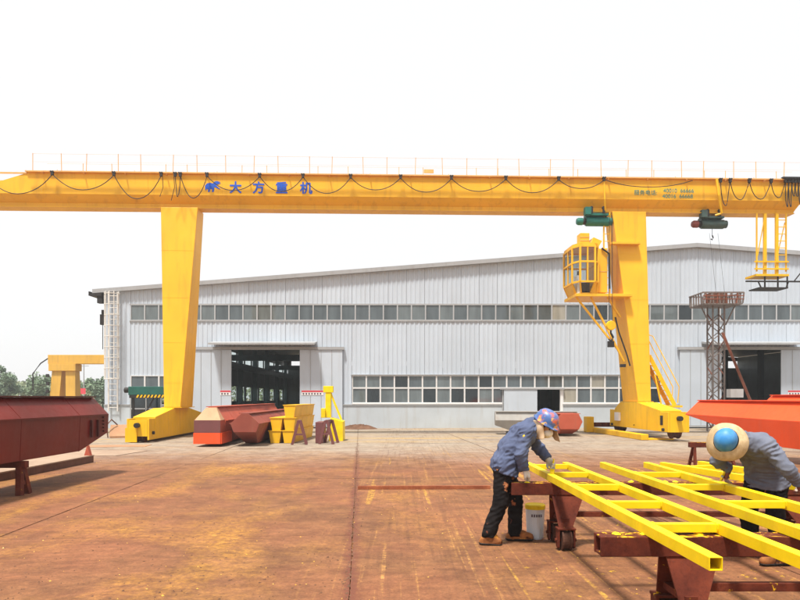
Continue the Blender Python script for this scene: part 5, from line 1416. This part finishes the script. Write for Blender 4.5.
# marks on the clothes
def patch(F_at, mat, name, r, parent):
    MB().lathe([(0.001,-0.006),(r*0.8,-0.004),(r,0.0),(r*0.8,0.004),(0.001,0.006)], F_at, 12, 'y').build(name, mat, parent)
patch((0.165,-0.272,1.175),'patch_yellow','sleeve_badge',0.020,w1)

# --- worker in straw hat
_nt = MATS['straw'].node_tree; _b = _nt.nodes['Principled BSDF']
W2 = dict(pelvis=(0.02,0.03,0.85), spine=(-0.07,-0.04,1.01), chest=(-0.20,-0.11,1.12), neck=(-0.37,-0.20,1.185), head=(-0.54,-0.28,1.175), lat=(0.45,-0.88,0),
    hup=(-0.52,-0.80,0.30), hfw=(-0.35,-0.12,-0.92),
    shl=(-0.17,-0.30,1.12), ell=(-0.06,-0.42,0.94), wrl=(0.08,-0.36,0.80), hdl=(0.45,0.35,-0.6), hnl=(-0.3,0.75,-0.1), curll=1.0,
    shr=(-0.36,0.02,1.14), elr=(-0.40,0.17,0.95), wrr=(-0.295,0.16,0.865), hdr=(0.15,0.05,-0.42), hnr=(0.65,-0.15,-0.3), curlr=0.9,
    hipr=(-0.05,0.10,0.82), knr=(-0.12,0.13,0.46), anr=(-0.03,0.20,0.085), tor=(-0.20,0.20,0.04),
    hipl=(0.07,-0.05,0.82), knl=(0.00,-0.12,0.46), anl=(0.04,-0.16,0.085), tol=(-0.14,-0.19,0.04))
W2['hdr'] = (-0.25,0.1,-0.85); W2['hnr'] = (0.8,-0.2,-0.3)
w2, hd2, f, l, u = person('stooping worker in grey jacket with blue helmet over a wide straw hat', (3.56, 6.20, GZ), W2, 'jacket_grey','trousers_plain','glove_stained', 6.1)
hl = MB().loft(frame_pts(hd2, f, l, u, [(0.116,0.100,0.035),(0.113,0.098,0.06),(0.109,0.095,0.090),(0.096,0.084,0.133),(0.068,0.061,0.160),(0.034,0.032,0.174),(0.004,0.004,0.177)])).build('helmet','helmet_blue',w2,smooth=True)
_d = _nt.nodes.new('ShaderNodeVectorMath'); _d.operation = 'DISTANCE'; _d.inputs[1].default_value = tuple(hd2 + u*0.03)
_tc = _nt.nodes.new('ShaderNodeTexCoord'); _nt.links.new(_tc.outputs['Object'], _d.inputs[0])
_s = math_n(_nt, 'SINE', math_n(_nt, 'MULTIPLY', _d.outputs['Value'], 700.0))
_src = _b.inputs['Base Color'].links[0].from_socket
_nt.links.new(mix(_nt, math_n(_nt, 'MULTIPLY', ramp(_nt, _s, 0.2, 0.9), 0.35), _src, (0.36, 0.24, 0.12)), _b.inputs['Base Color'])
mb = MB(); n = 40; rings = []
for rr, h in ((0.110,0.052),(0.132,0.040),(0.158,0.014),(0.184,-0.030),(0.185,-0.037),(0.158,0.004),(0.132,0.030),(0.110,0.042)):
    rings.append([Vector(hd2 + f*(rr*math.cos(2*math.pi*k/n)) + l*(rr*0.98*math.sin(2*math.pi*k/n)) + u*(h + 0.034*(rr/0.2)**3*math.sin(2*2*math.pi*k/n+0.8) + 0.016*(rr/0.2)**3*math.sin(3*2*math.pi*k/n+2.1) + 0.006*math.sin(5*2*math.pi*k/n))) for k in range(n)])
mb.loft(rings + [rings[0]], cap=False).build('straw_brim','straw',w2,smooth=True)
MB().loft(frame_pts(hd2, f, l, u, [(0.115,0.100,0.048),(0.115,0.100,0.054),(0.118,0.102,0.054),(0.118,0.102,0.048)])).build('hat_band','black_steel',w2)

def brush(label, tip, top, w):
    t = thing('paint_brush', label, 'brush', tip)
    d = Vector(top) - Vector(tip)
    MB().tube([d*0.42, d*0.6, d*0.8, d],[0.013,0.010,0.011,0.007],8).build('handle','fresh_yellow',t,smooth=True)
    q = d.normalized()
    MB().bar(d*0.30, d*0.43, w, 0.022).build('ferrule','trim_grey',t)
    MB().bar(d*0.0, d*0.305, w*0.9, 0.016).build('bristles','fresh_yellow',t)
brush('paint brush held upright on the yellow rail by the worker in blue', (1.66, 6.99, ZL+0.075), (1.69, 7.035, 0.93), 0.05)
brush('paint brush under the hand of the worker in straw hat', (3.20, 6.38, ZL+0.074), (3.235, 6.345, 0.90), 0.05)

# ------------------------------------------------------------------ thin haze over the yard
hz = MB().box((-140,-12,-1.0),(120,150,11.8)).build('haze', None)
hmat = bpy.data.materials.new('haze'); hmat.use_nodes = True; hn = hmat.node_tree
for n_ in list(hn.nodes): hn.nodes.remove(n_)
ho = hn.nodes.new('ShaderNodeOutputMaterial'); hv = hn.nodes.new('ShaderNodeVolumePrincipled')
hv.inputs['Color'].default_value = (0.93, 0.95, 0.97, 1); hv.inputs['Density'].default_value = 0.0012; hv.inputs['Anisotropy'].default_value = 0.3
hn.links.new(hv.outputs[0], ho.inputs['Volume']); hz.data.materials.append(hmat); hz['kind'] = 'stuff'; hz['label'] = 'thin pale haze hanging over the whole yard'
